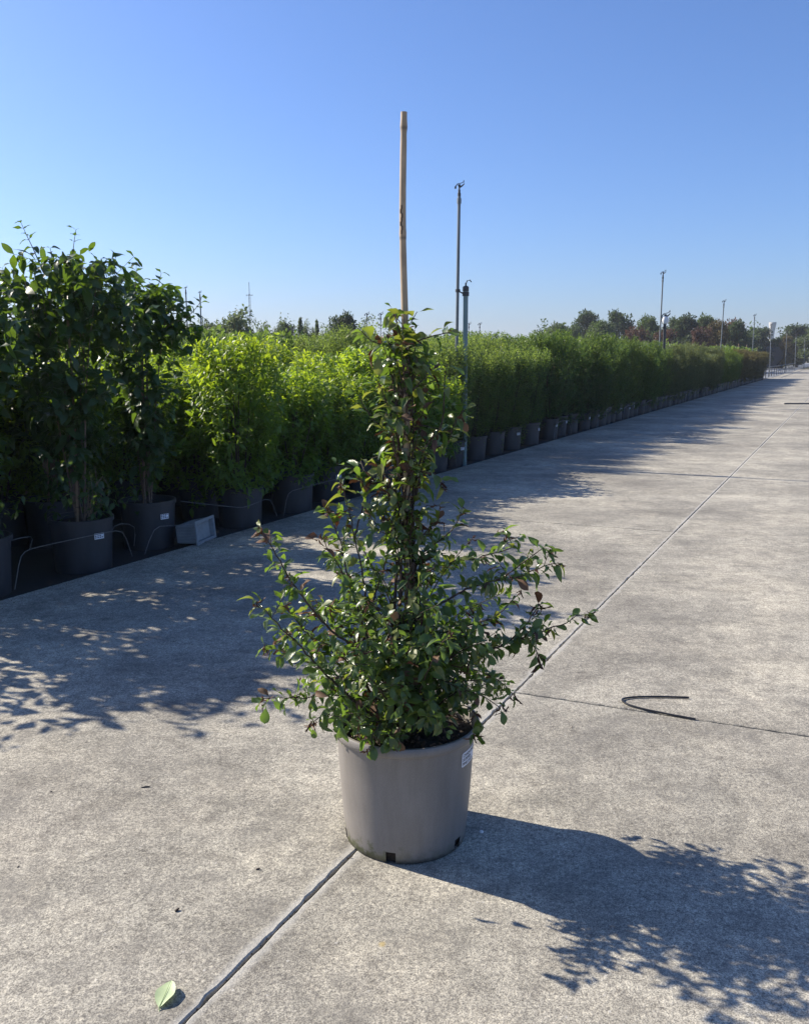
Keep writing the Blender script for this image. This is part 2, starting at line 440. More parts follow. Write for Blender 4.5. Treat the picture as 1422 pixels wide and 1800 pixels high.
def leaf_parts(pos, d, n, size, shapes, mi, rng):
    """-> parts for big_mesh; every leaf takes one of the shapes"""
    B = basis(d, n); which = rng.integers(0, len(shapes), len(pos)); out = []
    mi = np.broadcast_to(mi, (len(pos),))
    for si, (v, q) in enumerate(shapes):
        for m_ in np.unique(mi):
            s = (which == si) & (mi == m_)
            k = int(s.sum())
            if not k: continue
            vv = np.einsum('nij,vj->nvi', B[s], v) * size[s][:, None, None] + pos[s][:, None, :]
            qq = q[None] + (np.arange(k) * len(v))[:, None, None]
            out.append((vv.reshape(-1, 3), qq.reshape(-1, 4), int(m_)))
    return out
def smooth_path(pts, step):
    """resampled Catmull-Rom curve through the points"""
    P = np.asarray(pts, float)
    if len(P) < 3:
        L = np.linalg.norm(P[-1] - P[0]); n = max(2, int(L / step) + 1)
        return P[0] + (P[-1] - P[0]) * np.linspace(0, 1, n)[:, None]
    Q = np.vstack([2 * P[0] - P[1], P, 2 * P[-1] - P[-2]]); out = []
    for i in range(1, len(Q) - 2):
        L = np.linalg.norm(Q[i + 1] - Q[i]); n = max(1, int(round(L / step)))
        for t in np.arange(n) / n:
            a, b_, c, d = Q[i - 1], Q[i], Q[i + 1], Q[i + 2]
            out.append(.5 * ((2 * b_) + (-a + c) * t + (2 * a - 5 * b_ + 4 * c - d) * t * t + (-a + 3 * b_ - 3 * c + d) * t ** 3))
    out.append(P[-1]); return np.array(out)
def path_leaves(path, size, rng, start=0., spread=1., droop=0., opposite=False, up=1., jit=.35, shrink=.35, per=1):
    """leaves that sit along a twig: positions, directions, normals, sizes"""
    tg = np.gradient(path, axis=0); tg /= np.linalg.norm(tg, axis=1)[:, None] + 1e-9
    pos, dr, nm, sz = [], [], [], []
    n = len(path); ph = rng.random() * 6.28
    for i in range(int(start * n), n):
        t = tg[i]; a = np.cross(t, [0, 0, 1.]); 
        if np.linalg.norm(a) < .1: a = np.array([1., 0, 0])
        a /= np.linalg.norm(a); b_ = np.cross(t, a)
        for k in range(2 if opposite else per):
            q = ph + (i * 1.571 + k * math.pi if opposite else (i * per + k) * 2.4)
            out = math.cos(q) * a + math.sin(q) * b_
            f = .45 + .55 * (1 - i / n)
            d = out * spread * (.55 + .6 * f) + t * (1.1 - .5 * f) + rng.normal(0, jit, 3) + np.array([0, 0, -droop])
            nn = np.array([0, 0, up]) + t * .5 + rng.normal(0, jit, 3)
            pos.append(path[i] + out * .002); dr.append(d); nm.append(nn)
            sz.append(size * rng.choice([.55, .8, 1.], p=[.25, .35, .4]) * rng.uniform(.85, 1.15) * (1 - shrink * (i / n) ** 3))
    return [np.array(x) for x in (pos, dr, nm, sz)]
def cat_l(L): return [np.concatenate([x[i] for x in L]) for i in range(4)]

LS_Q = [leaf_shape(W_, 7, fo_, c, wv, tw, pk, .12, .85, i) for i, (W_, fo_, c, wv, tw, pk) in enumerate([(.48, .3, .3, .10, .3, .6), (.42, .6, .6, .16, -.6, .55), (.5, .3, .15, .18, .7, .6), (.44, .8, .8, .12, .4, .55), (.46, .5, .45, .22, -.9, .6), (.54, .25, .08, .08, .1, .62)])]
LS_T = [leaf_shape(.5, 6, .2, c, .12, tw, .45, .08, 1.1, i) for i, (c, tw) in enumerate([(.3, .1), (.55, -.3), (.2, .4), (.75, .1)])]
LS_L = [leaf_shape(.4, 4, .35, c, .1, tw, .45, .06, 1.1, i) for i, (c, tw) in enumerate([(.35, .2), (.6, -.3), (.15, .5)])]
LS_D = [diamond(.45, .2, .3), diamond(.55, .4, .2), diamond(.38, 0, .4)]
LS_S = [leaf_shape(.5, 2, .3, .3, 0, 0, .5, 0, 1, 1), leaf_shape(.6, 2, .4, .1, 0, .4, .5, 0, 1, 2)]
LS_N = [diamond(.36, .1, .2), diamond(.42, .3, .2)]

def crown(rng, z0, z1, rad, nshoot, shoot_len, step, size, shapes, upward=.9, droop=0., opposite=False, stem_n=6, base_r=.05, base_z=.37, hole=.35, per=1, jit=.35, bend=0., spikes=0, tw_r=.0016):
    """a shrub: stems from the pot, shoots all over its volume, leaves along the shoots"""
    leaves = []; wood = MB(); tips = []
    for k in range(stem_n):
        a = rng.random() * 6.28; r1 = rad(.5) * rng.uniform(.1, .7)
        p0 = np.array([math.cos(a) * base_r, math.sin(a) * base_r, base_z])
        p1 = np.array([math.cos(a) * r1 * .5, math.sin(a) * r1 * .5, z0 + (z1 - z0) * .35]); p2 = np.array([math.cos(a + .3) * r1, math.sin(a + .3) * r1, z0 + (z1 - z0) * rng.uniform(.75, .95)])
        pa = smooth_path([p0, p1, p2], .12); tips.append(pa)
        wood.tube(pa, np.linspace(.009, .003, len(pa)), 5)
    for k in range(nshoot):
        h = rng.random() ** .85; a = rng.random() * 6.28
        rr = rad(h) * (hole + (1 - hole) * rng.random() ** .5)
        tip_r = rr + 0; z = z0 + (z1 - z0) * h
        L = shoot_len * rng.uniform(.6, 1.25)
        if k < spikes: h = rng.uniform(.85, 1.); z = z0 + (z1 - z0) * h; rr = rad(.8) * rng.random() ** .6; L = shoot_len * rng.uniform(1.2, 1.9)
        o = np.array([math.cos(a), math.sin(a), 0])
        d = o * (1 - h * .55) * rng.uniform(.5, 1.2) + np.array([0, 0, upward * rng.uniform(.5, 1.3)]) + rng.normal(0, .25, 3)
        d /= np.linalg.norm(d)
        p1 = o * rr + np.array([0, 0, z]); p0 = p1 - d * L
        pm = (p0 + p1) / 2 + np.array([0, 0, bend * L]) + rng.normal(0, .04 * L, 3)
        pa = smooth_path([p0, pm, p1], step)
        leaves.append(path_leaves(pa, size, rng, .15, 1., droop, opposite, 1., jit, .4, per))
        wood.tube(pa[::max(1, len(pa) // 3)], tw_r, 3, 1, cap=False)
    P, D, Nn, S = cat_l(leaves)
    return (P, D, Nn, S), wood

def pot_mesh(name, r0, r1, h, m, lip=.012, n=40):
    mb = MB()
    mb.lathe([(r0, 0), (r0 + .004, .004), (r1, h - .035), (r1 + lip, h - .033), (r1 + lip + .002, h - .004), (r1 + lip - .004, h), (r1 - .002, h), (r1 - .006, h - .06), (r0 * .98, .02)], n)
    return mb.mesh(name, m, True)
def soil_mesh(r, z, rng, n=24):
    mb = MB(); vs = [(0, 0, z)]
    for i in (1, 2, 3, 4):
        for k in range(n):
            a = 2 * math.pi * k / n; vs.append((r * i / 4 * math.cos(a), r * i / 4 * math.sin(a), z + rng.normal(0, .006)))
    f = [(0, 1 + k, 1 + (k + 1) % n) for k in range(n)]
    for i in range(3):
        for k in range(n):
            a = 1 + i * n + k; b_ = 1 + i * n + (k + 1) % n; f.append((a, a + n, b_ + n, b_))
    mb.add(vs, f); return mb.mesh('soil', M['soil'], True)
def cane_mesh(path, r0, r1, m, nodes, n=10, name='bamboo_cane'):
    path = smooth_path(path, .02); z = path[:, 2]; rad = np.interp(z, [z[0], z[-1]], [r0, r1])
    for nz in nodes: rad = rad * (1 + .16 * np.exp(-((z - nz) / .008) ** 2) - .06 * np.exp(-((z - nz + .02) / .012) ** 2))
    mb = MB(); mb.tube(path, rad, n); return mb.mesh(name, m, True)

def bamboo_mat(name, col, nodes):
    m, t, b = mat(name)
    tc = t.nodes.new('ShaderNodeTexCoord'); mp = t.nodes.new('ShaderNodeMapping'); mp.inputs['Scale'].default_value = (1, 1, .06)
    t.links.new(tc.outputs['Object'], mp.inputs[0]); n1 = noise(t, mp.outputs[0], 220, 3); n2 = noise(t, tc.outputs['Object'], 14, 4)
    c = ramp(t, n1.outputs[0], [(.3, tuple(x * .8 for x in col)), (.7, tuple(x * 1.12 for x in col))]).outputs[0]
    c = mixc(t, ramp(t, n2.outputs[0], [(.5, (0, 0, 0)), (.75, (.55, .55, .55))]).outputs[0], c, tuple(x * .45 for x in col))
    sx = t.nodes.new('ShaderNodeSeparateXYZ'); t.links.new(tc.outputs['Object'], sx.inputs[0])
    for z in nodes:
        d = math_(t, 'ABSOLUTE', math_(t, 'SUBTRACT', sx.outputs[2], z - .006))
        c = mixc(t, ramp(t, d, [(.002, (.75, .75, .75)), (.006, (0, 0, 0))]).outputs[0], c, tuple(x * .25 for x in col))
    t.links.new(c, b.inputs['Base Color']); b.inputs['Roughness'].default_value = .5
    return m

# ---------------------------------------------------------------- the shrub in the taupe pot, in front
MY = 2.72
PX = float(at(713, 1470, MY)[0])
hero = empty('potted_shrub', (PX, MY, 0), 'tall sparse quince shrub on a bamboo cane in a big taupe pot on the concrete', 'shrub')
def hp(x, y, dy=0.): return at(x, y, MY + dy) - np.array([PX, MY, 0])
def taupe_mat():
    m, t, b = mat('taupe_plastic')
    tc = t.nodes.new('ShaderNodeTexCoord'); O = tc.outputs['Object']
    mp = t.nodes.new('ShaderNodeMapping'); mp.inputs['Scale'].default_value = (1, 1, .12); t.links.new(O, mp.inputs[0])
    n1 = noise(t, mp.outputs[0], 30, 4); n2 = noise(t, O, 7, 5); n3 = noise(t, O, 300, 2)
    c = ramp(t, n1.outputs[0], [(.3, (.188, .172, .155)), (.7, (.225, .208, .19))]).outputs[0]
    c = mixc(t, .5, c, ramp(t, n2.outputs[0], [(.3, (.42, .42, .42)), (.7, (.58, .58, .58))]).outputs[0], 'OVERLAY')
    c = mixc(t, .4, c, ramp(t, n3.outputs[0], [(.3, (.4, .4, .4)), (.7, (.6, .6, .6))]).outputs[0], 'OVERLAY')
    sx = t.nodes.new('ShaderNodeSeparateXYZ'); t.links.new(O, sx.inputs[0])
    hgt = math_(t, 'ADD', sx.outputs[2], math_(t, 'MULTIPLY', math_(t, 'SUBTRACT', noise(t, O, 26, 5, .7).outputs[0], .5), .26))
    moss = ramp(t, hgt, [(.01, (.9, .9, .9)), (.045, (0, 0, 0))]).outputs[0]
    side = ramp(t, math_(t, 'MULTIPLY', sx.outputs[0], -1.), [(-.06, (.25, .25, .25)), (.12, (1, 1, 1))]).outputs[0]
    c = mixc(t, math_(t, 'MULTIPLY', moss, side), c, (.075, .085, .03))
    grime = ramp(t, math_(t, 'ADD', sx.outputs[2], math_(t, 'MULTIPLY', noise(t, O, 60, 4, .7).outputs[0], .03)), [(.016, (.9, .9, .9)), (.034, (0, 0, 0))]).outputs[0]
    c = mixc(t, grime, c, (.02, .018, .014))
    t.links.new(c, b.inputs['Base Color']); b.inputs['Roughness'].default_value = .5
    bump(t, b, n3.outputs[0], .15, .001)
    return m
mb = MB(); n = 120
hr0, hr1, hh = .203, .231, .412
holes = [int((a % 360) / 3) for a in (-106, -38, -171, 24, 80, 130)]
prof = [(hr0 - .004, .001), (hr0, .006), (hr0 + .004, .043), (hr0 + .013, .15), (hr1 - .008, .26), (hr1 - .002, hh - .042), (hr1 + .001, hh - .034), (hr1 + .011, hh - .03), (hr1 + .0155, hh - .022), (hr1 + .0155, hh - .006), (hr1 + .011, hh), (hr1 + .003, hh), (hr1 - .002, hh - .006), (hr1 - .006, hh - .05)]
mb.lathe(prof, n, skip=lambda i, k: i == 1 and any((k - h_) % n in (0, 1, 2) for h_ in holes))
pot = obj('pot', mb.mesh('pot', taupe_mat(), True), hero)
mb = MB(); mb.lathe([(0, .003), (hr0 - .012, .003), (hr0 - .004, .06), (hr0 + .003, .15)], 48)
obj('pot_inside', mb.mesh('pot_inside', M['soil']), pot)
soil = obj('soil', soil_mesh(hr1 - .004, hh - .05, rng), hero)
mb = MB()
for i in range(260):
    a = rng.random() * 6.28; r_ = (hr1 - .02) * rng.random() ** .5
    q = rng.normal(0, 1, 4); q /= np.linalg.norm(q)
    rot = Matrix.Rotation(rng.random() * 6, 3, Vector(q[:3]).normalized())
    mb.box((r_ * math.cos(a), r_ * math.sin(a), hh - .042 + rng.random() * .012), (rng.uniform(.006, .022), rng.uniform(.004, .012), rng.uniform(.002, .005)), np.array(rot))
ch = obj('bark_chips', mb.mesh('bark_chips', M['chip']), hero); ch['kind'] = 'stuff'
# sticker with lettering, bent round the pot
def on_pot(u_, v_, off):
    """u_: metres round the pot from the sticker's near edge, v_: metres up from its lower edge"""
    z = .300 + v_; r_ = np.interp(z, [p[1] for p in prof[:6]], [p[0] for p in prof[:6]]) + off
    a = R(-38) + (u_ / r_)
    return (r_ * math.cos(a), r_ * math.sin(a), z)
SW, SHT = .098, .05
mb = MB(); nn_ = 14; vs = []
for j in range(2):
    for i in range(nn_ + 1):
        e = .004 if i in (0, nn_) else 0
        vs.append(on_pot(SW * i / nn_, (e if j == 0 else SHT - e), .0012))
mb.add(vs, [(i, i + 1, nn_ + 1 + i + 1, nn_ + 1 + i) for i in range(nn_)])
stick = obj('sticker', mb.mesh('sticker', M['paper']), pot)
def text_verts(s):
    cu = bpy.data.curves.new('lettering', 'FONT'); cu.body = s; cu.resolution_u = 2; cu.offset = .012
    o = bpy.data.objects.new('lettering', cu); COL.objects.link(o)
    dg = bpy.context.evaluated_depsgraph_get(); me = o.evaluated_get(dg).to_mesh()
    V = np.array([v_.co[:] for v_ in me.vertices]); F = [tuple(p_.vertices) for p_ in me.polygons]
    o.evaluated_get(dg).to_mesh_clear(); bpy.data.objects.remove(o); bpy.data.curves.remove(cu)
    return V, F
mb = MB()
for s_, v0 in (('CHAENOMELES', .0345), ('SUPERBA', .020), ('PINK LADY', .0055)):
    V, F = text_verts(s_)
    if len(V): mb.add([on_pot(.005 + x * .0145, v0 + y * .0145, .0018) for x, y, _ in V], F)
obj('lettering', mb.mesh('lettering', M['ink']), stick)
# cane
nodes = [float(hp(0 + 712, y)[2]) for y in (222, 415, 620, 800, 1000, 1150)]
M['cane'] = bamboo_mat('pale_bamboo', (.42, .31, .19), nodes)
cane_pts = [hp(719, 1300), hp(718, 1150), hp(716, 900), hp(713, 620), hp(708, 400), hp(710, 197)]
obj('bamboo_cane', cane_mesh(cane_pts, .0135, .0098, M['cane'], nodes, 14), hero)
mb = MB()                                   # torn sheath below the upper node
for i in range(7):
    z = nodes[1] + .01 + i * .012; a = -1.9 + .25 * math.sin(i * 2.1)
    q = hp(708, 400); q[2] = z
    mb.box(q + np.array([math.cos(a) * .0108, math.sin(a) * .0108, 0]), (.006, .003, .012), np.array(Matrix.Rotation(a, 3, 'Z')))
obj('torn_sheath', mb.mesh('torn_sheath', M['bark']), hero)
# ties
for (x, y, wd, hgt, m_) in ((722, 901, .034, .012, M['tie']), (713, 790, .022, .01, M['tie'])):
    q = hp(x, y, 0); mb = MB()
    mb.lathe([(wd * .6, -hgt / 2), (wd * .62, 0), (wd * .6, hgt / 2), (wd * .57, hgt / 2), (wd * .57, -hgt / 2)], 20, q)
    obj('tie', mb.mesh('tie', m_), hero)

# branches: (pixel x, pixel y, metres behind (+) or before (-) the cane), from the base out
BR = [
 ([(700,1288,.0),(660,1200,-.05),(619,1139,-.12),(583,1108,-.16),(560,1085,-.18),(532,1049,-.20),(507,1013,-.22),(481,967,-.24),(458,928,-.25)], .40),
 ([(695,1290,-.02),(620,1230,-.16),(540,1151,-.25),(525,1133,-.27),(496,1105,-.29),(471,1077,-.31),(450,1058,-.33)], .35),
 ([(705,1288,.02),(620,1190,.06),(558,1130,.10),(531,1103,.12),(500,1066,.14)], .45),
 ([(700,1290,.03),(640,1230,.10),(560,1175,.16),(510,1150,.20),(465,1136,.22)], .4),
 ([(700,1290,-.03),(650,1245,-.12),(575,1219,-.22),(540,1227,-.27),(500,1226,-.32),(462,1228,-.35)], .45),
 ([(702,1292,-.05),(650,1262,-.16),(612,1252,-.24),(580,1250,-.28),(552,1268,-.31)], .5),
 ([(705,1285,.0),(690,1200,.02),(640,1080,.03),(612,1020,.02),(606,980,.0),(594,939,-.02),(574,893,-.03)], .45),
 ([(708,1285,.0),(670,1180,-.05),(634,1090,-.08),(624,1054,-.08),(609,1018,-.09),(588,983,-.10),(566,944,-.11)], .45),
 ([(706,1280,.0),(655,1120,.0),(642,1049,-.01),(637,1003,-.02),(627,962,-.02),(615,906,-.03),(602,850,-.03)], .5),
 ([(625,940,-.02),(640,880,-.02),(650,842,-.02),(618,822,-.03),(592,815,-.04)], .2),
 ([(703,1290,.0),(625,1170,-.03),(640,1120,-.02),(655,1060,0),(670,1013,.01),(685,960,.01),(690,920,.01)], .4),
 ([(722,1285,.0),(735,1190,.0),(740,1090,-.02),(793,1051,-.03),(830,1032,-.04),(867,1021,-.05),(891,1010,-.05),(916,992,-.05),(928,983,-.06),(955,963,-.06),(968,966,-.06)], .45),
 ([(867,1021,-.05),(905,1016,-.06),(935,1003,-.07),(955,995,-.07),(976,990,-.08)], .0),
 ([(718,1200,.0),(722,1060,.01),(735,985,.01),(757,961,.0),(779,944,.0),(800,924,-.01),(812,897,-.01)], .5),
 ([(722,1250,.0),(725,1100,.02),(735,1020,.03),(765,998,.04),(800,985,.05),(830,983,.06),(857,975,.06),(877,970,.07),(901,958,.07),(886,939,.07)], .5),
 ([(724,1285,.0),(735,1170,.02),(765,1120,.03),(800,1107,.04),(835,1095,.05),(862,1088,.05),(877,1078,.06),(898,1058,.06),(916,1039,.06)], .45),
 ([(722,1290,.0),(745,1220,-.02),(780,1180,-.04),(818,1152,-.06),(867,1139,-.08),(903,1127,-.09),(940,1112,-.1),(964,1105,-.1),(994,1095,-.11),(1013,1083,-.11),(1032,1080,-.11)], .4),
 ([(890,1132,-.09),(905,1118,-.1),(923,1100,-.1),(947,1064,-.1)], .1),
 ([(880,1135,-.08),(905,1120,-.1),(930,1128,-.11),(943,1148,-.12),(950,1166,-.12)], .1),
 ([(722,1290,.0),(745,1225,.02),(798,1175,.05),(842,1180,.07),(879,1198,.08),(901,1220,.08)], .35),
 ([(726,1290,-.02),(770,1240,-.08),(810,1215,-.12),(850,1225,-.15),(880,1245,-.17)], .4),
 ([(724,1295,-.02),(775,1260,-.1),(815,1240,-.14),(838,1262,-.17),(835,1290,-.18)], .4),
 ([(712,1295,-.05),(700,1270,-.14),(690,1275,-.2),(688,1296,-.235),(684,1305,-.24)], .3),
 ([(708,1295,-.05),(690,1265,-.14),(668,1272,-.2),(655,1296,-.235),(652,1318,-.245)], .4),
 ([(712,1285,-.05),(700,1200,-.16),(690,1130,-.25),(675,1085,-.32)], .4),
 ([(715,1285,-.05),(740,1210,-.18),(765,1150,-.28),(790,1110,-.34)], .4),
 ([(708,1290,-.05),(680,1230,-.18),(640,1180,-.28),(600,1150,-.33)], .4),
 # climbing stems
 ([(722,1290,.02),(722,1150,.02),(716,1000,.02),(712,900,.02),(708,830,.01),(692,790,.0),(678,760,-.01),(654,736,-.01),(636,706,-.02),(631,695,-.02)], .25),
 ([(724,1290,.02),(728,1100,.03),(726,950,.02),(727,830,.0),(726,760,-.01),(725,720,-.02),(724,670,-.02),(720,630,-.02),(712,608,-.015),(716,580,-.02),(733,548,-.02)], .3),
 ([(700,800,.01),(701,760,.01),(697,710,.01),(692,680,.0),(686,650,.0),(688,620,.0),(700,590,-.01)], .1),
 ([(722,900,.02),(735,850,.01),(744,814,.0),(756,790,.0),(776,750,-.01),(780,700,-.01),(782,668,-.02),(786,640,-.02)], .15),
 ([(756,790,.0),(788,778,.0),(794,756,-.01),(800,744,-.01),(814,720,-.02)], .3),
 ([(712,615,-.01),(705,605,-.01),(680,605,-.02),(665,604,-.02),(650,597,-.02),(636,582,-.02)], .15),
 ([(716,612,.0),(728,602,-.01),(742,597,-.01),(765,590,-.02),(790,584,-.03)], .15),
 ([(708,605,.0),(702,580,.0),(697,560,.0),(691,543,.01)], .1),
 ([(700,870,.0),(670,850,-.02),(650,860,-.03),(635,845,-.04)], .2),
 ([(718,850,.0),(745,830,-.03),(765,835,-.05),(775,850,-.05)], .2),
 ([(712,980,.0),(690,940,-.04),(660,920,-.06),(645,895,-.07)], .2),
 ([(716,980,.0),(745,940,-.04),(770,915,-.05)], .2),
 ([(706,720,.01),(680,690,.02),(664,672,.03)], .2),
 ([(722,690,-.02),(745,665,-.02),(760,650,-.02)], .2),
]
rng = np.random.default_rng(12)
wood = MB(); Lv = []; dead = []
for k, (pp, st0) in enumerate(BR):
    pa = smooth_path([hp(*q) for q in pp], .02)
    pa[2:-2] += rng.normal(0, .0015, (max(0, len(pa) - 4), 3))
    r_a = .0062 if len(pp) > 6 else .0032
    if 27 <= k <= 28: r_a = .0078
    wood.tube(pa, np.linspace(r_a, .0013, len(pa)), 6)
    high = pa[-1][2] > 1.15
    size = .070 if high else .061
    # leaves sit in small rosettes on short spurs
    Lv.append(path_leaves(pa, size, rng, st0, 1.05, .12, False, 1., .42, .2, 1 if high else 2))
    for j in range(int(st0 * len(pa)), len(pa) - 1, 4):
        if rng.random() < .6 and not (high and rng.random() < .5):
            o = rng.normal(0, 1, 3); o[2] = abs(o[2]) * .7; o /= np.linalg.norm(o)
            spur = smooth_path([pa[j], pa[j] + o * rng.uniform(.02, .075)], .012)
            wood.tube(spur, .0012, 4)
            Lv.append(path_leaves(spur, size * .8, rng, .2, 1., .1, False, 1., .45, .2, 2 if not high else 1))
    if not high or rng.random() < .4: dead.append(pa[-1])
    if rng.random() < .6: dead.append(pa[int(len(pa) * .8)])
# inner shoots that fill the body of the shrub
for k in range(172):
    z = rng.uniform(.43, .95) if k < 106 else rng.uniform(.98, 1.70)
    a = rng.random() * 6.28
    rmax = np.interp(z, [.40, .5, .72, .9, 1.0, 1.15, 1.4, 1.7], [.28, .37, .38, .28, .18, .13, .12, .07])
    L = rmax * rng.uniform(.55, 1.0)
    o = np.array([math.cos(a), math.sin(a) * .9, 0])
    p0 = np.array([.0, 0, max(.40, z - .16 - L * .35)]) + rng.normal(0, .012, 3)
    p1 = o * L * .5 + np.array([0, 0, z - .04]); p2 = o * L + np.array([0, 0, z + rng.uniform(-.06, .08)])
    pa = smooth_path([p0, p1 + rng.normal(0, .015, 3), p2], .021)
    wood.tube(pa, np.linspace(.0026, .0011, len(pa)), 5)
    Lv.append(path_leaves(pa, .058 if z < 1 else .062, rng, .40, 1.05, .15, False, 1., .42, .2, 2 if z < .8 else 1))
    if rng.random() < .28: dead.append(pa[-1])
for k in range(8):
    z = rng.uniform(1.58, 1.74); a = rng.random() * 6.28; L = rng.uniform(.03, .085)
    pa = smooth_path([np.array([0, 0, z - .05]), np.array([math.cos(a) * L, math.sin(a) * L, z])], .022)
    wood.tube(pa, .0014, 4); Lv.append(path_leaves(pa, .062, rng, .2, 1.05, .1, False, 1., .42, .1, 1))
# woody stems up from the soil
for k in range(9):
    a = k * .7; p0 = np.array([math.cos(a) * .03, math.sin(a) * .03, .36])
    wood.tube(smooth_path([p0, p0 * 1.0 + np.array([math.cos(a) * .02, math.sin(a) * .02, .18]), np.array([math.cos(a) * .03, math.sin(a) * .03, .95])], .04), .0055, 6)
obj('branch', wood.mesh('branch', M['bark'], True), hero)
P, D, Nn, S = cat_l(Lv)
# thin out what would hide the cane's bare foot, and keep leaves off the pot's wall
keep = (P[:, 2] > .375) | (np.hypot(P[:, 0], P[:, 1]) > .26)
keep &= ~((P[:, 1] < 0) & (np.abs(P[:, 0] - .01) < .035) & (P[:, 2] < .50) & (rng.random(len(P)) < .8))
P, D, Nn, S = P[keep], D[keep], Nn[keep], S[keep]
u01 = rng.random(len(P))
hi = P[:, 2] > 1.05
mi = np.where(u01 < np.where(hi, .34, .10), 1, 0)  # larger yellow share high up paints in sunlit leaves
mi = np.where(u01 > np.where(hi, .90, .955), 2, mi)
# dead curled leaves at twig tips
dp = []
for q in dead:
    for j in range(rng.integers(3, 7)):
        dp.append((q + rng.normal(0, .006, 3), np.array([rng.normal(0, .5), rng.normal(0, .5), -.9 + rng.normal(0, .4)]), rng.normal(0, 1, 3), rng.uniform(.018, .036)))
LS_X = [leaf_shape(.3, 5, .9, .8, .6, 1.6, .5, .1, 1, 3), leaf_shape(.34, 5, 1.1, 1.1, .5, -1.8, .5, .1, 1, 4)]
nP = len(P)
leafmats = [M['quince'], M['quince_lime'], M['quince_brown']]
B = basis(D, Nn)
toward = np.array([-PX, -MY, CAM_H]) - P; toward /= np.linalg.norm(toward, axis=1)[:, None]
show = S * S * (np.abs((B[:, :, 2] * toward).sum(1)) + .25) * (1 + .9 * (-P[:, 1] / .3)) * (1 + .6 * (np.hypot(P[:, 0], P[:, 1]) > .2))
order = np.argsort(-show); single = order[:300]; rest = order[300:]
which = rng.integers(0, len(LS_Q), nP)
lm = {}
def leaf_obj(parent, shapes, key, si, mi_, mats, pos, Bm, size, name='leaf'):
    kk = (key, si, mi_)
    if kk not in lm: lm[kk] = big_mesh('leaf', [(shapes[si][0], shapes[si][1], 0)], mats[mi_])
    o = obj(name, lm[kk], parent)
    mt = np.eye(4); mt[:3, :3] = Bm * size; mt[:3, 3] = pos
    o.matrix_local = Matrix(mt.tolist())
    return o
for i in single:
    leaf_obj(hero, LS_Q, 'q', int(which[i]), int(mi[i]), leafmats, P[i], B[i], float(S[i]))
parts = leaf_parts(P[rest], D[rest], Nn[rest], S[rest], LS_Q, mi[rest], rng)
dpos = [np.array([x[i] for x in dp]) for i in range(4)]
parts += leaf_parts(*dpos, LS_X, np.full(len(dp), 2), rng)
fo = obj('foliage', big_mesh('foliage', parts, leafmats), hero); fo['kind'] = 'stuff'
# a few large leaves placed one by one: (pixel, direction px, size, material)
for (x, y, dy, dx_, dz_, sz, m_) in ((700,1300,-.25,.4,-1,.05,2),(683,1290,-.26,.5,-1,.055,0),(655,1310,-.26,-.1,-1,.045,0),(655,895,-.09,-.8,.5,.042,1),(600,1275,-.24,-.1,-1,.05,0),(548,1278,-.23,.3,-1,.045,0),(468,1240,-.18,-.1,-1,.062,0),(478,1230,-.18,.7,-.6,.05,0),(665,625,-.03,0,-1,.062,1),(722,755,-.04,-1,.35,.075,0),(806,738,-.03,.5,-.5,.05,2),(838,1268,-.2,0,-1,.05,0)):
    q = hp(x, y, dy); Bm = basis(np.array([[dx_, -.1, dz_]], float), np.array([[.1, -1, .35]]))[0]
    leaf_obj(hero, LS_Q, 'q', 5 if sz > .05 else 0, m_, leafmats, q, Bm, sz)

# ---------------------------------------------------------------- potted shrubs in rows
POT_R, POT_H = .245, .42
pot_me = pot_mesh('pot', .205, POT_R - .012, POT_H, M['pot_black'])
soil_me = soil_mesh(POT_R - .016, POT_H - .05, rng)
mb = MB()
def small_label():
    vs = []; r_ = .238
    for j in range(2):
        for i in range(5): a = R(-48) + i * .085; vs.append(((r_ + .002) * math.cos(a), (r_ + .002) * math.sin(a), .27 + j * .045))
    mb = MB(); mb.add(vs, [(i, i + 1, 6 + i, 5 + i) for i in range(4)])
    for row in (0, 1, 2):
        for i in range(4):
            if row == 1 and i == 3: continue
            a0 = R(-48) + .015 + i * .078; a1 = a0 + .055; z = .279 + row * .013
            mb.add([((r_ + .0028) * math.cos(q), (r_ + .0028) * math.sin(q), zz) for q, zz in ((a0, z), (a1, z), (a1, z + .007), (a0, z + .007))], [(0, 1, 2, 3)], 1)
    return mb.mesh('sticker', [M['paper'], M['ink']])
sticker_me = small_label()

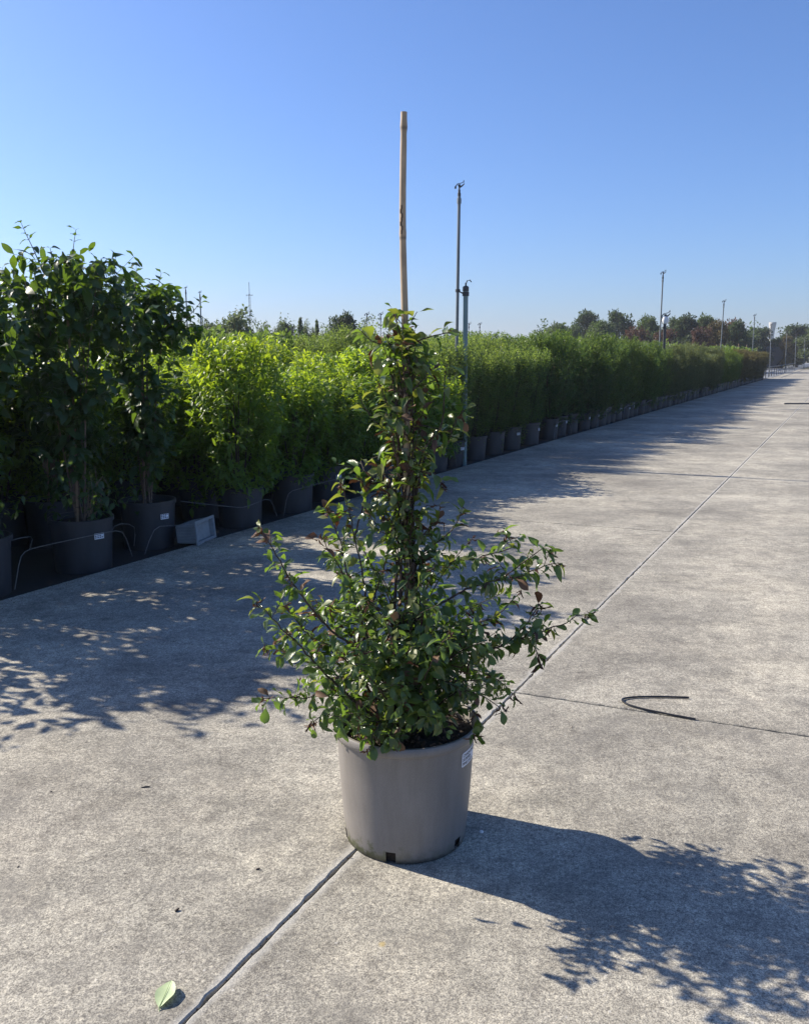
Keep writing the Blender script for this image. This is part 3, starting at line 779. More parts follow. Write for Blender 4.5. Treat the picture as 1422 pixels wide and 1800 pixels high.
def shrub_proto(key, name, rng, material, shapes, **kw):
    (P, D, Nn, S), wd = crown(rng, **kw, shapes=shapes)
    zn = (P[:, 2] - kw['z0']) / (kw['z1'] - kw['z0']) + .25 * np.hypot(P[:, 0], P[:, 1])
    young = (rng.random(len(P)) < np.clip((zn - .62) * 2.1, 0, .85)).astype(int)  # upper leaves: new growth on lime, sunlight painted in on fine and dark
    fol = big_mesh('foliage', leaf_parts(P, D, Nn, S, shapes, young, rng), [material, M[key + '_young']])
    return fol, wd.mesh('stem', [M['bark'], M['green_twig']], True)
PR = {}
rg = np.random.default_rng(21)
def env(r, top=.45, bot=.55, pk=.55):
    return lambda h: r * (bot + (1 - bot) * min(1, h / pk)) if h < pk else r * (1 - (1 - top) * ((h - pk) / (1 - pk)) ** 1.6)
for i in range(3):
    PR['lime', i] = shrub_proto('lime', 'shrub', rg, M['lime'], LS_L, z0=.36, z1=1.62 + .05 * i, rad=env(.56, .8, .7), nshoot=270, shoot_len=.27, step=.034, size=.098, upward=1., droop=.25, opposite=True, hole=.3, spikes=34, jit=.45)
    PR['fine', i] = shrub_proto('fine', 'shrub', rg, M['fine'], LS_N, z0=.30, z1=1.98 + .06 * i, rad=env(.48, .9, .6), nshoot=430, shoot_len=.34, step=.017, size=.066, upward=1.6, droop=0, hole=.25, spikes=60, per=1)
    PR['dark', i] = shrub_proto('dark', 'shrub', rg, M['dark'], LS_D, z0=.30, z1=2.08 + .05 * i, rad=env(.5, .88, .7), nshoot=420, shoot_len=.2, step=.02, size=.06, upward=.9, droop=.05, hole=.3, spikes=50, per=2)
for key, src in (('mottled', 'dark'), ('bright', 'fine'), ('russet', 'dark'), ('mid', 'dark')):
    for i in range(2):
        f, s_ = PR[src, i]; f2 = f.copy(); f2.materials.clear(); f2.materials.append(M['fine' if key == 'mid' else key]); f2.materials.append(M['fine_young'] if key in ('mid', 'bright') else M[key]); PR[key, i] = (f2, s_)  # mid and bright reuse the painted sunlit tops of fine

DESC = {'lime': ('lime green leafy shrub in a dark pot', 'lime green potted shrubs'),
        'fine': ('upright fine leaved green shrub in a dark pot', 'fine leaved green potted shrubs'),
        'dark': ('dense dark green shrub in a dark pot', 'dark green potted shrubs'),
        'mid': ('mid green small leaved shrub in a dark pot', 'mid green potted shrubs'),
        'mottled': ('mottled cream and green shrub in a dark pot', 'mottled potted shrubs'),
        'bright': ('low bright green feathery shrub in a dark pot', 'bright feathery potted shrubs'),
        'russet': ('russet and yellow leaved shrub in a dark pot', 'russet leaved potted shrubs')}
def shrub(key, i, s, t, label, group, rs, front=True, zs=1., ws=1.):
    f, sm = PR[key, i % (3 if (key, 2) in PR else 2)]
    p = st(s, t, -.05)
    e = empty('container_shrub', p, label, 'shrub', group, rz=0)
    po = obj('pot', pot_me, e)
    if front:
        obj('soil', soil_me, e); po.rotation_euler.z = rs.uniform(-.25, .25)
        if rs.random() < .8 and s < 20: obj('sticker', sticker_me, po)
    po.rotation_euler.x = rs.normal(0, .018); po.rotation_euler.y = rs.normal(0, .018); k_ = rs.uniform(.93, 1.03); po.scale = (k_, k_, rs.uniform(.92, 1.03))
    r_ = rs.random() * 6.28
    for nm, me in (('stem', sm), ('foliage', f)):
        o = obj(nm, me, e); o.rotation_euler.z = r_; o.scale = (ws, ws, zs)
        if nm == 'foliage': o['kind'] = 'stuff'
    return e
rs = np.random.default_rng(8)
near_lab = {2.07: 'lime green leafy shrub in a dark pot, first to the right of the grey crate',
            2.97: 'lime green leafy shrub in a dark pot, second to the right of the grey crate',
            3.78: 'lime green leafy shrub, third in the front row after the grey crate'}
front_s = [2.07, 2.97, 3.78, 4.5, 5.2, 5.9, 6.6, 7.35, 8.24, 9.12, 9.97, 10.95, 12.2, 12.95, 13.75, 14.6]
s = 15.3
while s < 63: front_s.append(s); s += .68
def block(s):
    if s < 6.9: return 'lime'
    if s < 11.4: return 'fine'
    if s < 16.2: return 'dark'
    if s < 24: return 'mid'
    if s < 38: return 'mottled'
    if s < 46: return 'bright'
    return 'russet'
ZS = {'lime': 1., 'fine': .97, 'dark': .97, 'mid': .95, 'mottled': .93, 'bright': .88, 'russet': .9}
nfr = 0
ordn = ['first', 'second', 'third', 'fourth', 'fifth', 'sixth', 'seventh', 'eighth']
cnt = {}
for s in front_s:
    b_ = block(s); cnt[b_] = cnt.get(b_, 0) + 1
    lab = near_lab.get(s)
    if not lab and cnt[b_] <= 8:
        lab = '%s, %s of its kind along the edge' % (DESC[b_][0].replace(' in a dark pot', ''), ordn[cnt[b_] - 1])
    grp = DESC[b_][1] + ' in the front row'
    if not lab: lab = DESC[b_][0] + ', in the front row by the concrete'
    shrub(b_, len(cnt) + nfr, s, .34 + rs.uniform(-.055, .055), lab, grp, rs, True, ZS[b_] * rs.uniform(.80, 1.12), rs.uniform(.82, 1.14)); nfr += 1
nb = 0
for row, (t, s_end, s_start) in enumerate([(1.0, 40, -1.0), (1.7, 30, -1.2), (2.4, 22, -1.5), (3.1, 18, -1.8), (3.8, 15, -2)]):
    s = s_start + rs.uniform(0, .3)
    while s < s_end:
        b_ = block(s)
        if s < 1.75 and t < 1.6: s += .75; continue
        if s < 7 + row * .3: b_ = 'lime'
        shrub(b_, nb, s, t + rs.uniform(-.06, .06), DESC[b_][0] + ', in the crowd behind the front row', DESC[b_][1] + ' behind the front row', rs, False, ZS[b_] * rs.uniform(.88, 1.08), rs.uniform(.95, 1.15)); nb += 1
        s += .78
# the rest of the field: nobody could count it
rf = np.random.default_rng(5)
pos = []
for t in np.arange(4.7, 30, .95):
    for s in np.arange(-6, 66 if t < 12 else 55, .95):
        q = st(s, t)
        if q[1] < 6 or abs(q[0] / q[1]) > .62: continue
        pos.append((q[0] + rf.normal(0, .08), q[1] + rf.normal(0, .08), t))
for t, s0_ in ((1.0, 40), (1.7, 30), (2.4, 22), (3.1, 18), (3.8, 15)):
    for s in np.arange(s0_ + .5, 63, .9):
        q = st(s, t); pos.append((q[0], q[1], t))
LP = []
for (x, y, t) in pos:
    dist = math.hypot(x, y)
    k = int(min(750, 9000 / dist)); sz = .05 + .0028 * dist
    a = rf.random(k) * 6.28; h = rf.random(k) ** .55; r_ = .55 * (1 - .45 * h ** 2) * rf.random(k) ** .4
    top = 1.93 + rf.normal(0, .05) + (.12 if t > 9 else 0)
    pp = np.c_[x + r_ * np.cos(a), y + r_ * np.sin(a), .7 + (top - .7) * h + rf.normal(0, .05, k)]
    d = np.c_[np.cos(a) * .6, np.sin(a) * .6, rf.uniform(.1, 1.2, k)] + rf.normal(0, .4, (k, 3))
    LP.append((pp, d, np.array([[0, 0, 1.]]) + rf.normal(0, .5, (k, 3)), np.full(k, sz) * rf.uniform(.7, 1.3, k)))
LPc = cat_l(LP)
tag(obj('shrub_field', big_mesh('shrub_field', leaf_parts(*LPc, [diamond(.5, .2, .3)], 0, rf), M['field'])), 'sea of mid green shrubs filling the nursery field behind the potted rows', 'shrubs', None, 'stuff')

# ---------------------------------------------------------------- tall leafy shrubs on canes at the near end of the row
def tall_shrub(s, t, label, seed, zmax, nsingle, lean=0., nshoot=125, twigs=False, rad_=.6):
    rg = np.random.default_rng(seed); p = st(s, t, -.05)
    e = empty('caned_shrub', p, label, 'shrub', 'tall shrubs on canes in the front row' if nsingle else 'tall shrubs on canes behind the front row')
    po = obj('pot', pot_me, e)
    obj('soil', soil_me, e)
    if nsingle: obj('sticker', sticker_me, po)
    nd_ = [.5, .8, 1.15, 1.5, 1.85]
    obj('bamboo_cane', cane_mesh([(-.02, -.02, .37), (0, 0, 1.2), (lean * .5, 0, zmax - .35)], .012, .009, M['cane2'], nd_, 8), e)
    (P, D, Nn, S), wd = crown(rg, z0=.92, z1=zmax, rad=env(rad_, .62, .35, .7), nshoot=nshoot, shoot_len=.36, step=.06, size=.142, shapes=LS_T, upward=.75, droop=.5, opposite=True, stem_n=7, base_r=.03, hole=.2, bend=.12, jit=.5, spikes=22)
    low = crown(rg, z0=.48, z1=1.1, rad=lambda h: .34, nshoot=24, shoot_len=.3, step=.07, size=.085, shapes=LS_T, upward=.5, droop=.6, opposite=True, stem_n=0, hole=.3)[0]
    P, D, Nn, S = cat_l([(P, D, Nn, S), low])
    obj('stem', wd.mesh('stem', [M['bark_pale'], M['green_twig']], True), e)
    B = basis(D, Nn); wp = P + p; tw = np.array([0, 0, CAM_H]) - wp; tw /= np.linalg.norm(tw, axis=1)[:, None]
    front = (P * tw).sum(1)
    show = S * S * (np.abs((B[:, :, 2] * tw).sum(1)) + .2) * np.exp(front * 3)
    order = np.argsort(-show); wh = rg.integers(0, len(LS_T), len(P))
    for i in order[:nsingle]:
        leaf_obj(e, LS_T, 't', int(wh[i]), 0, [M['tall']], P[i], B[i], float(S[i]))
    r_ = order[nsingle:]
    f = obj('foliage', big_mesh('foliage', leaf_parts(P[r_], D[r_], Nn[r_], S[r_], LS_T, 0, rg), M['tall']), e); f['kind'] = 'stuff'
    if twigs:
        mb = MB()
        for i in range(22):
            a = rg.uniform(-1.2, 1.2); q0 = np.array([.06, -.03, .38]) + rg.normal(0, .02, 3)
            q2 = q0 + np.array([math.cos(a) * rg.uniform(.02, .22), math.sin(a) * .12 - .03, rg.uniform(.15, .42)])
            mb.tube(smooth_path([q0, (q0 + q2) / 2 + rg.normal(0, .03, 3), q2], .05), .0017, 4)
        obj('dry_twigs', mb.mesh('dry_twigs', M['twig']), e)
    return e
M['cane2'] = bamboo_mat('weathered_bamboo', (.30, .20, .12), [.5, .8, 1.15, 1.5, 1.85])
tall_shrub(.93, .45, 'tall dark leafy shrub in the dark pot just left of the grey crate', 31, 2.27, 280, .05, 115, False, .54)
tall_shrub(.07, .33, 'tallest dark leafy shrub on a cane, with grey dead twigs in its pot', 32, 2.42, 300, .0, 145, True)
tall_shrub(-.82, .40, 'tall dark leafy shrub whose pot stands left of the pot with dead twigs', 33, 2.2, 220, .0, 120)
tall_shrub(-1.7, .4, 'lower leafy shrub on a cane beyond the near end of the row', 34, 1.95, 0, nshoot=70)
tall_shrub(-2.45, .42, 'lowest leafy shrub on a cane, outermost at the near end of the row', 35, 1.4, 0, nshoot=45)
for (s, t, sd_, z, lab_) in ((-.3, 1.15, 36, 2.15, 'tall leafy shrub standing directly behind the pot with dead twigs'), (.6, 1.25, 37, 1.6, 'lower leafy shrub standing behind the gap left of the pot by the crate'), (-1.3, 1.2, 40, 2.4, 'tall leafy shrub in the second line, the furthest to the left')):
    tall_shrub(s, t, lab_, sd_, z, 0, nshoot=85)

tall = [o for o in scn.objects if o.name.startswith('caned_shrub') and not o.parent]
def sprig(parent, pts, Y, size, seed):
    rg = np.random.default_rng(seed); base = np.array(parent.location)
    pa = smooth_path([at(x, y, Y + dy) - base for x, y, dy in pts], .055)
    mb = MB(); mb.tube(pa, np.linspace(.005, .0018, len(pa)), 5); obj('stem', mb.mesh('stem', M['bark_pale'], True), parent)
    P, D, Nn, S = path_leaves(pa, size, rg, .12, 1., .25, True, 1., .28, .3)
    B = basis(D, Nn)
    for i in range(len(P)): leaf_obj(parent, LS_T, 't', int(rg.integers(0, 4)), 0, [M['tall']], P[i], B[i], float(S[i]))
by = {round(float((np.array(o.location[:2]) - E0) @ U), 2): o for o in tall}
sC, sB = by[.93], by[.07]
sprig(sB, [(78, 480, .1), (58, 435, 0), (47, 412, 0), (38, 392, 0)], 6.8, .095, 1)
sprig(sB, [(118, 500, .1), (127, 455, 0), (131, 425, 0), (134, 404, 0)], 6.8, .095, 2)
sprig(sB, [(90, 500, .1), (92, 460, 0), (89, 436, -.05)], 6.7, .09, 6)
sprig(sC, [(215, 520, .1), (203, 492, 0), (191, 462, 0)], 7.5, .10, 3)
sprig(sC, [(236, 520, .1), (240, 490, 0), (240, 464, 0)], 7.5, .10, 4)
sprig(sC, [(262, 540, 0), (278, 505, 0), (284, 480, 0)], 7.5, .11, 7)
sprig(sC, [(268, 600, 0), (300, 570, -.05), (330, 557, -.1), (352, 532, -.1), (355, 522, -.1)], 7.5, .115, 5)

# ---------------------------------------------------------------- wire pot holders along the bed edge
def wire(label, pts, r_=.0032, group='bent wires along the bed edge'):
    P_ = np.array(pts); o0 = P_[0].copy(); out = []
    for a, b_ in zip(P_[:-1], P_[1:]):
        n_ = max(2, int(np.linalg.norm(b_ - a) / .08)); out += [a + (b_ - a) * k / n_ for k in range(n_)]
    out.append(P_[-1]); out = np.array(out)
    out[1:-1] = (out[:-2] + out[1:-1] * 2 + out[2:]) / 4
    mb = MB(); mb.tube(out - o0, r_, 6)
    return tag(obj('wire_pot_holder', mb.mesh('wire', M['wire'], True), None, o0), label, 'wire', group)
ed = lambda x, y, t=.02: on_edge(x, y, t)
wire('bent wire arching in front of the pot with dead twigs at the concrete edge', [ed(27, 1036), ed(37, 974), ed(53, 965), ed(120, 950), ed(191, 935), ed(217, 931), ed(233, 978)])
wire('short bent wire in front of the dark pot left of the grey crate', [ed(255, 974), ed(271, 926), ed(330, 922, .10)])
wire('long bent wire sagging across the first lime shrub pot right of the crate', [ed(318, 881, .15), ed(360, 886, .08), ed(428, 893, .04), ed(476, 874, .04), ed(487, 907, .02)])
wire('bent wire across the second lime shrub pot right of the crate', [ed(499, 907), ed(506, 865), ed(548, 853), ed(600, 840), ed(640, 838, .1)])
wire('thin wire crossing low behind the leftmost dark pot', [ed(0, 955, .3), ed(60, 940, .3), ed(53, 965, .1)])
wire('thin bent wire leg standing between the two tall shrub pots', [ed(188, 958, .3), ed(200, 920, .3), ed(240, 922, .3), ed(236, 960, .3)])
for i, sw in enumerate((5.6, 11.6, 14.9, 17.6, 20.4, 24.2, 28.2, 32.0, 37.0, 42.0, 49.)):
    a = .55; wire('bent wire holding dark pots far along the bed edge', [st(sw, .02, 0), st(sw + .08, .03, .30), st(sw + a, .03, .33), st(sw + 2 * a, .03, .30), st(sw + 2 * a + .1, .02, 0)], .005 if i < 4 else .008, 'wires far along the bed edge')

# ---------------------------------------------------------------- grey crate tipped on the bed edge
def crate():
    e = empty('plastic_crate', st(1.32, .06, .0), 'grey ribbed plastic crate tipped on its side at the bed edge between two dark pots', 'crate')
    mb = MB()
    a_, b_, h_ = .40, .17, .20       # mouth size and depth; mouth faces local +z
    k = .86
    outer = [(-a_/2*k, -b_/2*k, 0), (a_/2*k, -b_/2*k, 0), (a_/2*k, b_/2*k, 0), (-a_/2*k, b_/2*k, 0), (-a_/2, -b_/2, h_), (a_/2, -b_/2, h_), (a_/2, b_/2, h_), (-a_/2, b_/2, h_)]
    ins = [(x * .95, y * .93, z if z else .012) for x, y, z in outer]
    mb.add(outer + ins, [(0, 3, 2, 1), (0, 1, 5, 4), (1, 2, 6, 5), (2, 3, 7, 6), (3, 0, 4, 7), (8, 9, 10, 11), (8, 12, 13, 9), (9, 13, 14, 10), (10, 14, 15, 11), (11, 15, 12, 8), (4, 5, 13, 12), (5, 6, 14, 13), (6, 7, 15, 14), (7, 4, 12, 15)])
    body = obj('body', mb.mesh('body', M['crate']), e)
    mb = MB(); L = .018
    for (cx, cy, dx, dy) in ((0, -b_/2 - L/2, a_ + 2*L, L), (0, b_/2 + L/2, a_ + 2*L, L), (-a_/2 - L/2, 0, L, b_), (a_/2 + L/2, 0, L, b_)):
        mb.box((cx, cy, h_ - .004), (dx, dy, .014))
    rim = obj('rim', mb.mesh('rim', M['crate']), e)
    mb = MB()
    for i in range(7):
        x = -a_/2*.8 + i * a_*.8/6
        for sg in (-1, 1): mb.box((x, sg * (b_/2*.93 + .003), h_/2 - .005), (.008, .010, h_ * .86), np.array(Matrix.Rotation(sg * -.1, 3, 'X')))
    for i in range(6):
        y = -b_/2*.75 + i * b_*.75/5
        for sg in (-1, 1): mb.box((sg * (a_/2*.93 + .003), y, h_/2 - .005), (.010, .008, h_ * .86), np.array(Matrix.Rotation(sg * .14, 3, 'Y')))
    obj('ribs', mb.mesh('ribs', M['crate']), body)
    mb = MB(); mb.box((0, 0, h_ * .80), (a_ * .93, b_ * .9, .006)); mb.box((0, 0, h_*.80 + .005), (a_ * .8, b_ * .7, .004))
    obj('inner_tray', mb.mesh('inner_tray', M['crate']), e)
    return e
cr = crate()
ang = math.atan2(U[1], U[0])
# long side along the bed edge, mouth turned towards the concrete and a little down the row
cr.rotation_euler = (R(84), R(2), ang + R(18))
q = on_edge(356, 936, .0); cr.location = q + np.array([N[0], N[1], -.05]) * .2

# ---------------------------------------------------------------- sprinkler poles
def head_mesh():
    mb = MB()
    mb.lathe([(0, 0), (.028, 0), (.028, .05), (.02, .055), (.02, .10), (.014, .11), (.014, .16), (.024, .165), (.024, .19), (0, .195)], 12)
    mb.tube([(0, 0, .14), (.05, 0, .17), (.085, 0, .205)], [.013, .012, .008], 8)
    mb.tube([(-.07, .0, .15), (-.03, 0, .20), (.04, 0, .215), (.07, .01, .235)], [.012, .007, .006, .006], 6)
    mb.box((-.065, 0, .14), (.03, .018, .035)); mb.box((.075, .0, .24), (.012, .02, .035))
    return mb.mesh('sprinkler_head', M['dark_metal'], True)
head_me = head_mesh()
def sprinkler_pole(name, base, top, r_, m_, label, group=None, head=.85, companion=False, cat='sprinkler pole'):
    base = np.array(base, float); top = np.array(top, float)
    e = empty(name, base, label, cat, group)
    mb = MB(); d = top - base
    mb.tube([d * k for k in np.linspace(0, 1, 6)], r_, 10)
    mb.lathe([(r_, 0), (r_ * 1.35, 0), (r_ * 1.35, .07), (r_, .075)], 10, d - np.array([0, 0, .1]))
    obj('pole', mb.mesh('pole', m_, True), e)
    h = obj('sprinkler_head', head_me, e, d); h.scale = (head,) * 3
    return e
Y0 = 13.1
b0 = gnd(802, 812); b0[1] = Y0; b0[0] = at(800.5, 700, Y0)[0]; b0[2] = -.05
e = sprinkler_pole('sprinkler_pole', b0, at(807, 345, Y0), .024, M['steel'], 'tall thin sprinkler pole clamped to the thick grey green standpipe behind the taupe pot')
P1 = at(816, 810, Y0 - .02); P1[2] = -.05; P2 = at(818.5, 512, Y0 - .02)
e2 = empty('standpipe', P1, 'thick grey green standpipe with a hooked tap, clamped to the thin sprinkler pole', 'standpipe')
mb = MB(); dd = P2 - P1; mb.tube([dd * k for k in np.linspace(0, 1, 5)], .036, 12); obj('pipe', mb.mesh('pipe', M['pipe_green'], True), e2)
mb = MB(); mb.lathe([(.036, 0), (.046, 0), (.046, .06), (.03, .075), (.012, .08), (.012, .12), (0, .121)], 12, dd)
mb.tube([dd + np.array([0, 0, .1]), dd + np.array([.02, 0, .15]), dd + np.array([.06, 0, .16]), dd + np.array([.08, 0, .13])], .009, 6)
obj('tap', mb.mesh('tap', M['dark_metal'], True), e2)
c0 = at(804.5, 511, Y0) - P1
mb = MB(); mb.tube([c0, dd * .98 + np.array([0, 0, .0])], .011, 6); mb.lathe([(.03, -.02), (.036, -.02), (.036, .02), (.03, .02)], 10, c0); mb.lathe([(.04, -.03), (.05, -.03), (.05, .03), (.04, .03)], 10, dd * .985)
obj('clamp', mb.mesh('clamp', M['dark_metal'], True), e2)
plist = [(1157, 640, 1164.5, 490, 28.0, .022, 'sprinkler pole standing over the mottled shrubs, next beyond the double pole'),
         (1263.5, 650, 1271.5, 537, 42, .024, 'sprinkler pole rising from the bright feathery shrubs, third along the row'),
         (1320, 650, 1325.5, 560, 57, .026, 'sprinkler pole at the russet end of the shrub row'),
         (1352, 662, 1354.5, 576, 72, .03, 'sprinkler pole standing in front of the funnel shaped water tower'),
         (1379, 655, 1382, 586, 87, .033, 'sprinkler pole beyond the row, just right of the navy container'),
         (1396, 652, 1398.5, 592, 102, .035, 'sprinkler pole by the yard rail, last but one to the right'),
         (1412, 650, 1414, 598, 118, .038, 'sprinkler pole by the yard rail, furthest one at the right')]
for i, (x0, y0, x1, y1, Y, r_, lab) in enumerate(plist):
    b_ = at(x0, y0, Y); tp = at(x1, y1, Y)
    k = (b_[2] + .05) / (tp[2] - b_[2]); bb = b_ - (tp - b_) * k
    sprinkler_pole('sprinkler_pole', bb, tp, r_, M['steel'], lab, 'sprinkler poles along the concrete edge', .9 + .006 * Y)
b_ = at(1167, 640, 28); b_[2] = -.05
e3 = sprinkler_pole('valve_post', b_, at(1168, 572, 28), .045, M['dark_metal'], 'short dark post with a white valve head beside the second sprinkler pole', None, 1.8, cat='post')
mb = MB(); mb.lathe([(0, 0), (.09, .02), (.12, .12), (.09, .22), (0, .26)], 12, (at(1168, 570, 28) - b_)); obj('valve_cap', mb.mesh('valve_cap', M['white_plastic'], True), e3)
for i, (x, y, Y, lab) in enumerate([(645, 562, 62, 'distant sprinkler pole left of the cane, the left one of two'), (669, 562, 62, 'distant sprinkler pole left of the cane, the right one of two'),
        (824, 577, 80, 'distant sprinkler pole just right of the standpipe, the nearer of two'), (843, 577, 80, 'distant sprinkler pole right of the standpipe, the further of two'),
        (327, 512, 34, 'tall field pole rising beside the tallest shrub tips, the left of two'), (352, 520, 34, 'field pole behind drooping shrub leaves with a dark box on top')]):
    tp = at(x, y, Y); bb = tp.copy(); bb[2] = -.06
    sprinkler_pole('field_pole', bb, tp, .03 if Y > 50 else .024, M['steel'], lab, None, 2.2 if Y > 50 else .8, cat='pole')
# globes of the far right poles
# antenna
Ya = 150; tp = at(438, 496, Ya); bb = tp.copy(); bb[2] = -.08
e = empty('antenna_mast', bb, 'slender antenna mast with short crossbars far behind the field', 'antenna')
H_ = tp[2] - bb[2]; mb = MB()
for k in range(3):
    a = k * 2.09; o = np.array([math.cos(a), math.sin(a), 0]) * .14; mb.tube([o, o + np.array([0, 0, H_ * .86])], .035, 5)
for z in np.arange(.5, H_ * .86, .6): mb.box((0, 0, z), (.26, .26, .03))
mb.tube([(0, 0, H_ * .85), (0, 0, H_)], .05, 6)
obj('mast', mb.mesh('mast', M['steel']), e)
for z, wd in ((at(438, 519, Ya)[2] - bb[2], 1.0), (at(438, 547, Ya)[2] - bb[2], .7)):
    mb = MB(); mb.box((0, 0, z), (wd, .06, .07)); [mb.box((sx_, 0, z), (.06, .06, .3)) for sx_ in (-wd / 2, wd / 2)]
    obj('crossbar', mb.mesh('crossbar', M['steel']), e)

# ---------------------------------------------------------------- far trees, tower, container, rails
def tree_meshes(seed, kind, m_, H=6., Wd=5., trunk=.9):
    rg = np.random.default_rng(seed); L = []
    if kind == 'round': nb_, sh = 46, (1, 1, .8)
    elif kind == 'cone': nb_, sh = 46, (1, 1, 1)
    else: nb_, sh = 34, (1, 1, .8)
    wood = MB(); wood.tube(smooth_path([(0, 0, 0), (.1, 0, H * .3), (0, .1, H * .8)], .5), np.linspace(.16, .03, len(smooth_path([(0, 0, 0), (.1, 0, H * .3), (0, .1, H * .8)], .5))), 7)
    for k in range(nb_):
        a = rg.random() * 6.28
        if kind == 'cone':
            h = rg.random() ** .8; rr = (1 - h) ** .8 * rg.uniform(.3, 1.); z = trunk + (H - trunk - .2) * h; cr_ = .75 * (1 - h * .65) * Wd / 4
        else:
            h = rg.uniform(0, 1); prof_ = math.sin(math.pi * (.18 + .74 * h)) ** .7; rr = prof_ * rg.random() ** .45; z = trunk + (H - trunk - .35) * h; cr_ = rg.uniform(.45, .95) * (1.25 if kind == 'airy' else 1) * Wd / 5
        if kind == 'airy': cr_ *= .8
        c = np.array([math.cos(a) * rr * Wd / 2 * .85, math.sin(a) * rr * Wd / 2 * .85, z])
        if k % 2 == 0: wood.tube([(0, 0, max(.5, z * .6)), c * np.array([.6, .6, .93]), c], [.05, .03, .012], 5)
        q = int({'round': 190, 'airy': 140, 'cone': 80}[kind])
        o = rg.normal(0, 1, (q, 3)); o /= np.linalg.norm(o, axis=1)[:, None]; o *= cr_ * (rg.random((q, 1)) ** .45) * np.array([1, 1, .8])
        L.append((c + o, o * .6 + rg.normal(0, .5, (q, 3)), np.array([[0, 0, .8]]) + o * .5 + rg.normal(0, .5, (q, 3)), rg.uniform(.2, .42, q)))
    return big_mesh('crown', leaf_parts(*cat_l(L), LS_S, 0, rg), m_), wood.mesh('trunk', M['bark'], True)
TM = {'dark': tree_meshes(1, 'round', M['tree_dark']), 'green': tree_meshes(2, 'round', M['tree_green']), 'red': tree_meshes(3, 'airy', M['tree_red']), 'rust': tree_meshes(4, 'round', M['tree_rust']),
      'cone': tree_meshes(5, 'cone', M['tree_pale'], 6, 3.2, .3), 'pale': tree_meshes(6, 'airy', M['tree_pale']), 'conedark': tree_meshes(7, 'cone', M['tree_green'], 6, 2.6, .2), 'bushy': tree_meshes(8, 'airy', M['tree_dark'])}
def tree(kind, x, ytop, wpx, Y, label, rot=0., group=None):
    tp = at(x, ytop, Y); e = empty('field_tree', (tp[0], Y, -.09), label, 'tree', group, rz=rot)
    W0 = 3.2 if kind == 'cone' else 2.6 if kind == 'conedark' else 5.
    h = (tp[2] + .09) / 6.05; w_ = wpx / FPX * Y / W0 * (1.35 if kind in ('cone', 'conedark') else 1.3)
    for nm, me in zip(('crown', 'trunk'), TM[kind]):
        o = obj(nm, me, e); o.scale = (w_, w_, h)
TR = [('pale', 405, 538, 78, 48, 'broad pale green airy tree left of the antenna mast'), ('pale', 352, 556, 50, 52, 'small grey green tree behind the field pole with the dark box'),
 ('red', 331, 562, 40, 46, 'brownish bare looking tree between the two tall field poles'), ('bushy', 600, 551, 52, 55, 'rounded dark bushy tree, last of the trees left of the bamboo cane'),
 ('pale', 462, 566, 30, 60, 'small pale airy tree just right of the antenna mast'), ('pale', 487, 560, 22, 62, 'narrow airy tree right of the antenna, past the small pale one'), ('bushy', 505, 566, 30, 60, 'darker bushy tree between the narrow airy one and the tall pointed one'),
 ('cone', 528, 556, 20, 60, 'tallest pointed tree in the middle of the far group'), ('pale', 543, 562, 26, 62, 'pale airy tree just before the last narrow pointed one'), ('conedark', 557, 561, 15, 60, 'narrow pointed green tree next to the rounded bushy tree'),
 ('pale', 575, 572, 30, 66, 'low pale tree tucked between the narrow cone and the bushy tree'), ('pale', 440, 574, 30, 58, 'low pale tree at the foot of the antenna mast'), ('bushy', 640, 574, 40, 75, 'low dark tree behind the top left leaves of the quince'),
 ('pale', 300, 565, 60, 50, 'pale green tree mostly hidden behind the drooping tall shrub'),
 ('green', 985, 570, 50, 100, 'low green tree at the near end of the right tree line'), ('dark', 1032, 549, 52, 105, 'large round dark tree, first big one of the right tree line'), ('bushy', 1085, 548, 58, 105, 'wide airy dark tree with a knobbly top beside the round dark one'),
 ('green', 1050, 566, 50, 90, 'mid green tree in front of the round dark tree'), ('red', 1118, 568, 42, 88, 'dark red leaved tree left of the second sprinkler pole'), ('green', 1143, 557, 44, 95, 'green tree just left of the second sprinkler pole'),
 ('red', 1172, 572, 40, 85, 'low red brown tree behind the white valve head'), ('bushy', 1184, 560, 40, 95, 'narrow dark tree with a reddish neighbour right of the second pole'), ('dark', 1207, 556, 50, 90, 'deep green tree in the middle of the right tree line'),
 ('green', 1240, 556, 42, 92, 'yellow green tree with a lit top between dark green and red ones'), ('red', 1232, 568, 40, 80, 'red leaved tree in front of the yellow green one'), ('rust', 1262, 560, 36, 85, 'rust and olive tree just left of the third sprinkler pole'),
 ('red', 1286, 553, 48, 90, 'tallest red brown tree right of the third sprinkler pole'), ('dark', 1296, 566, 40, 86, 'dark green tree tucked under the tallest red one'), ('dark', 1332, 577, 56, 120, 'low rounded dark tree left of the water tower'),
 ('dark', 1312, 590, 40, 110, 'low dark tree in the gap left of the water tower'), ('green', 1372, 594, 40, 120, 'small green tree right of the water tower'), ('dark', 1405, 572, 60, 130, 'dark tree at the far right behind the rail poles'), ('green', 1440, 575, 60, 125, 'green tree cut by the right edge of the view'), ('rust', 1384, 588, 26, 118, 'small rust tree between the tower and the far right dark tree'),
 ('dark', 960, 582, 40, 110, 'low dark tree just showing over the fine leaved shrubs'), ('green', 1010, 574, 30, 95, 'small green tree left of the round dark one')]
for i, (k_, x, y, wpx, Y, lab) in enumerate(TR): tree(k_, x, y, wpx, Y, lab, i * 1.3, 'trees beyond the field')
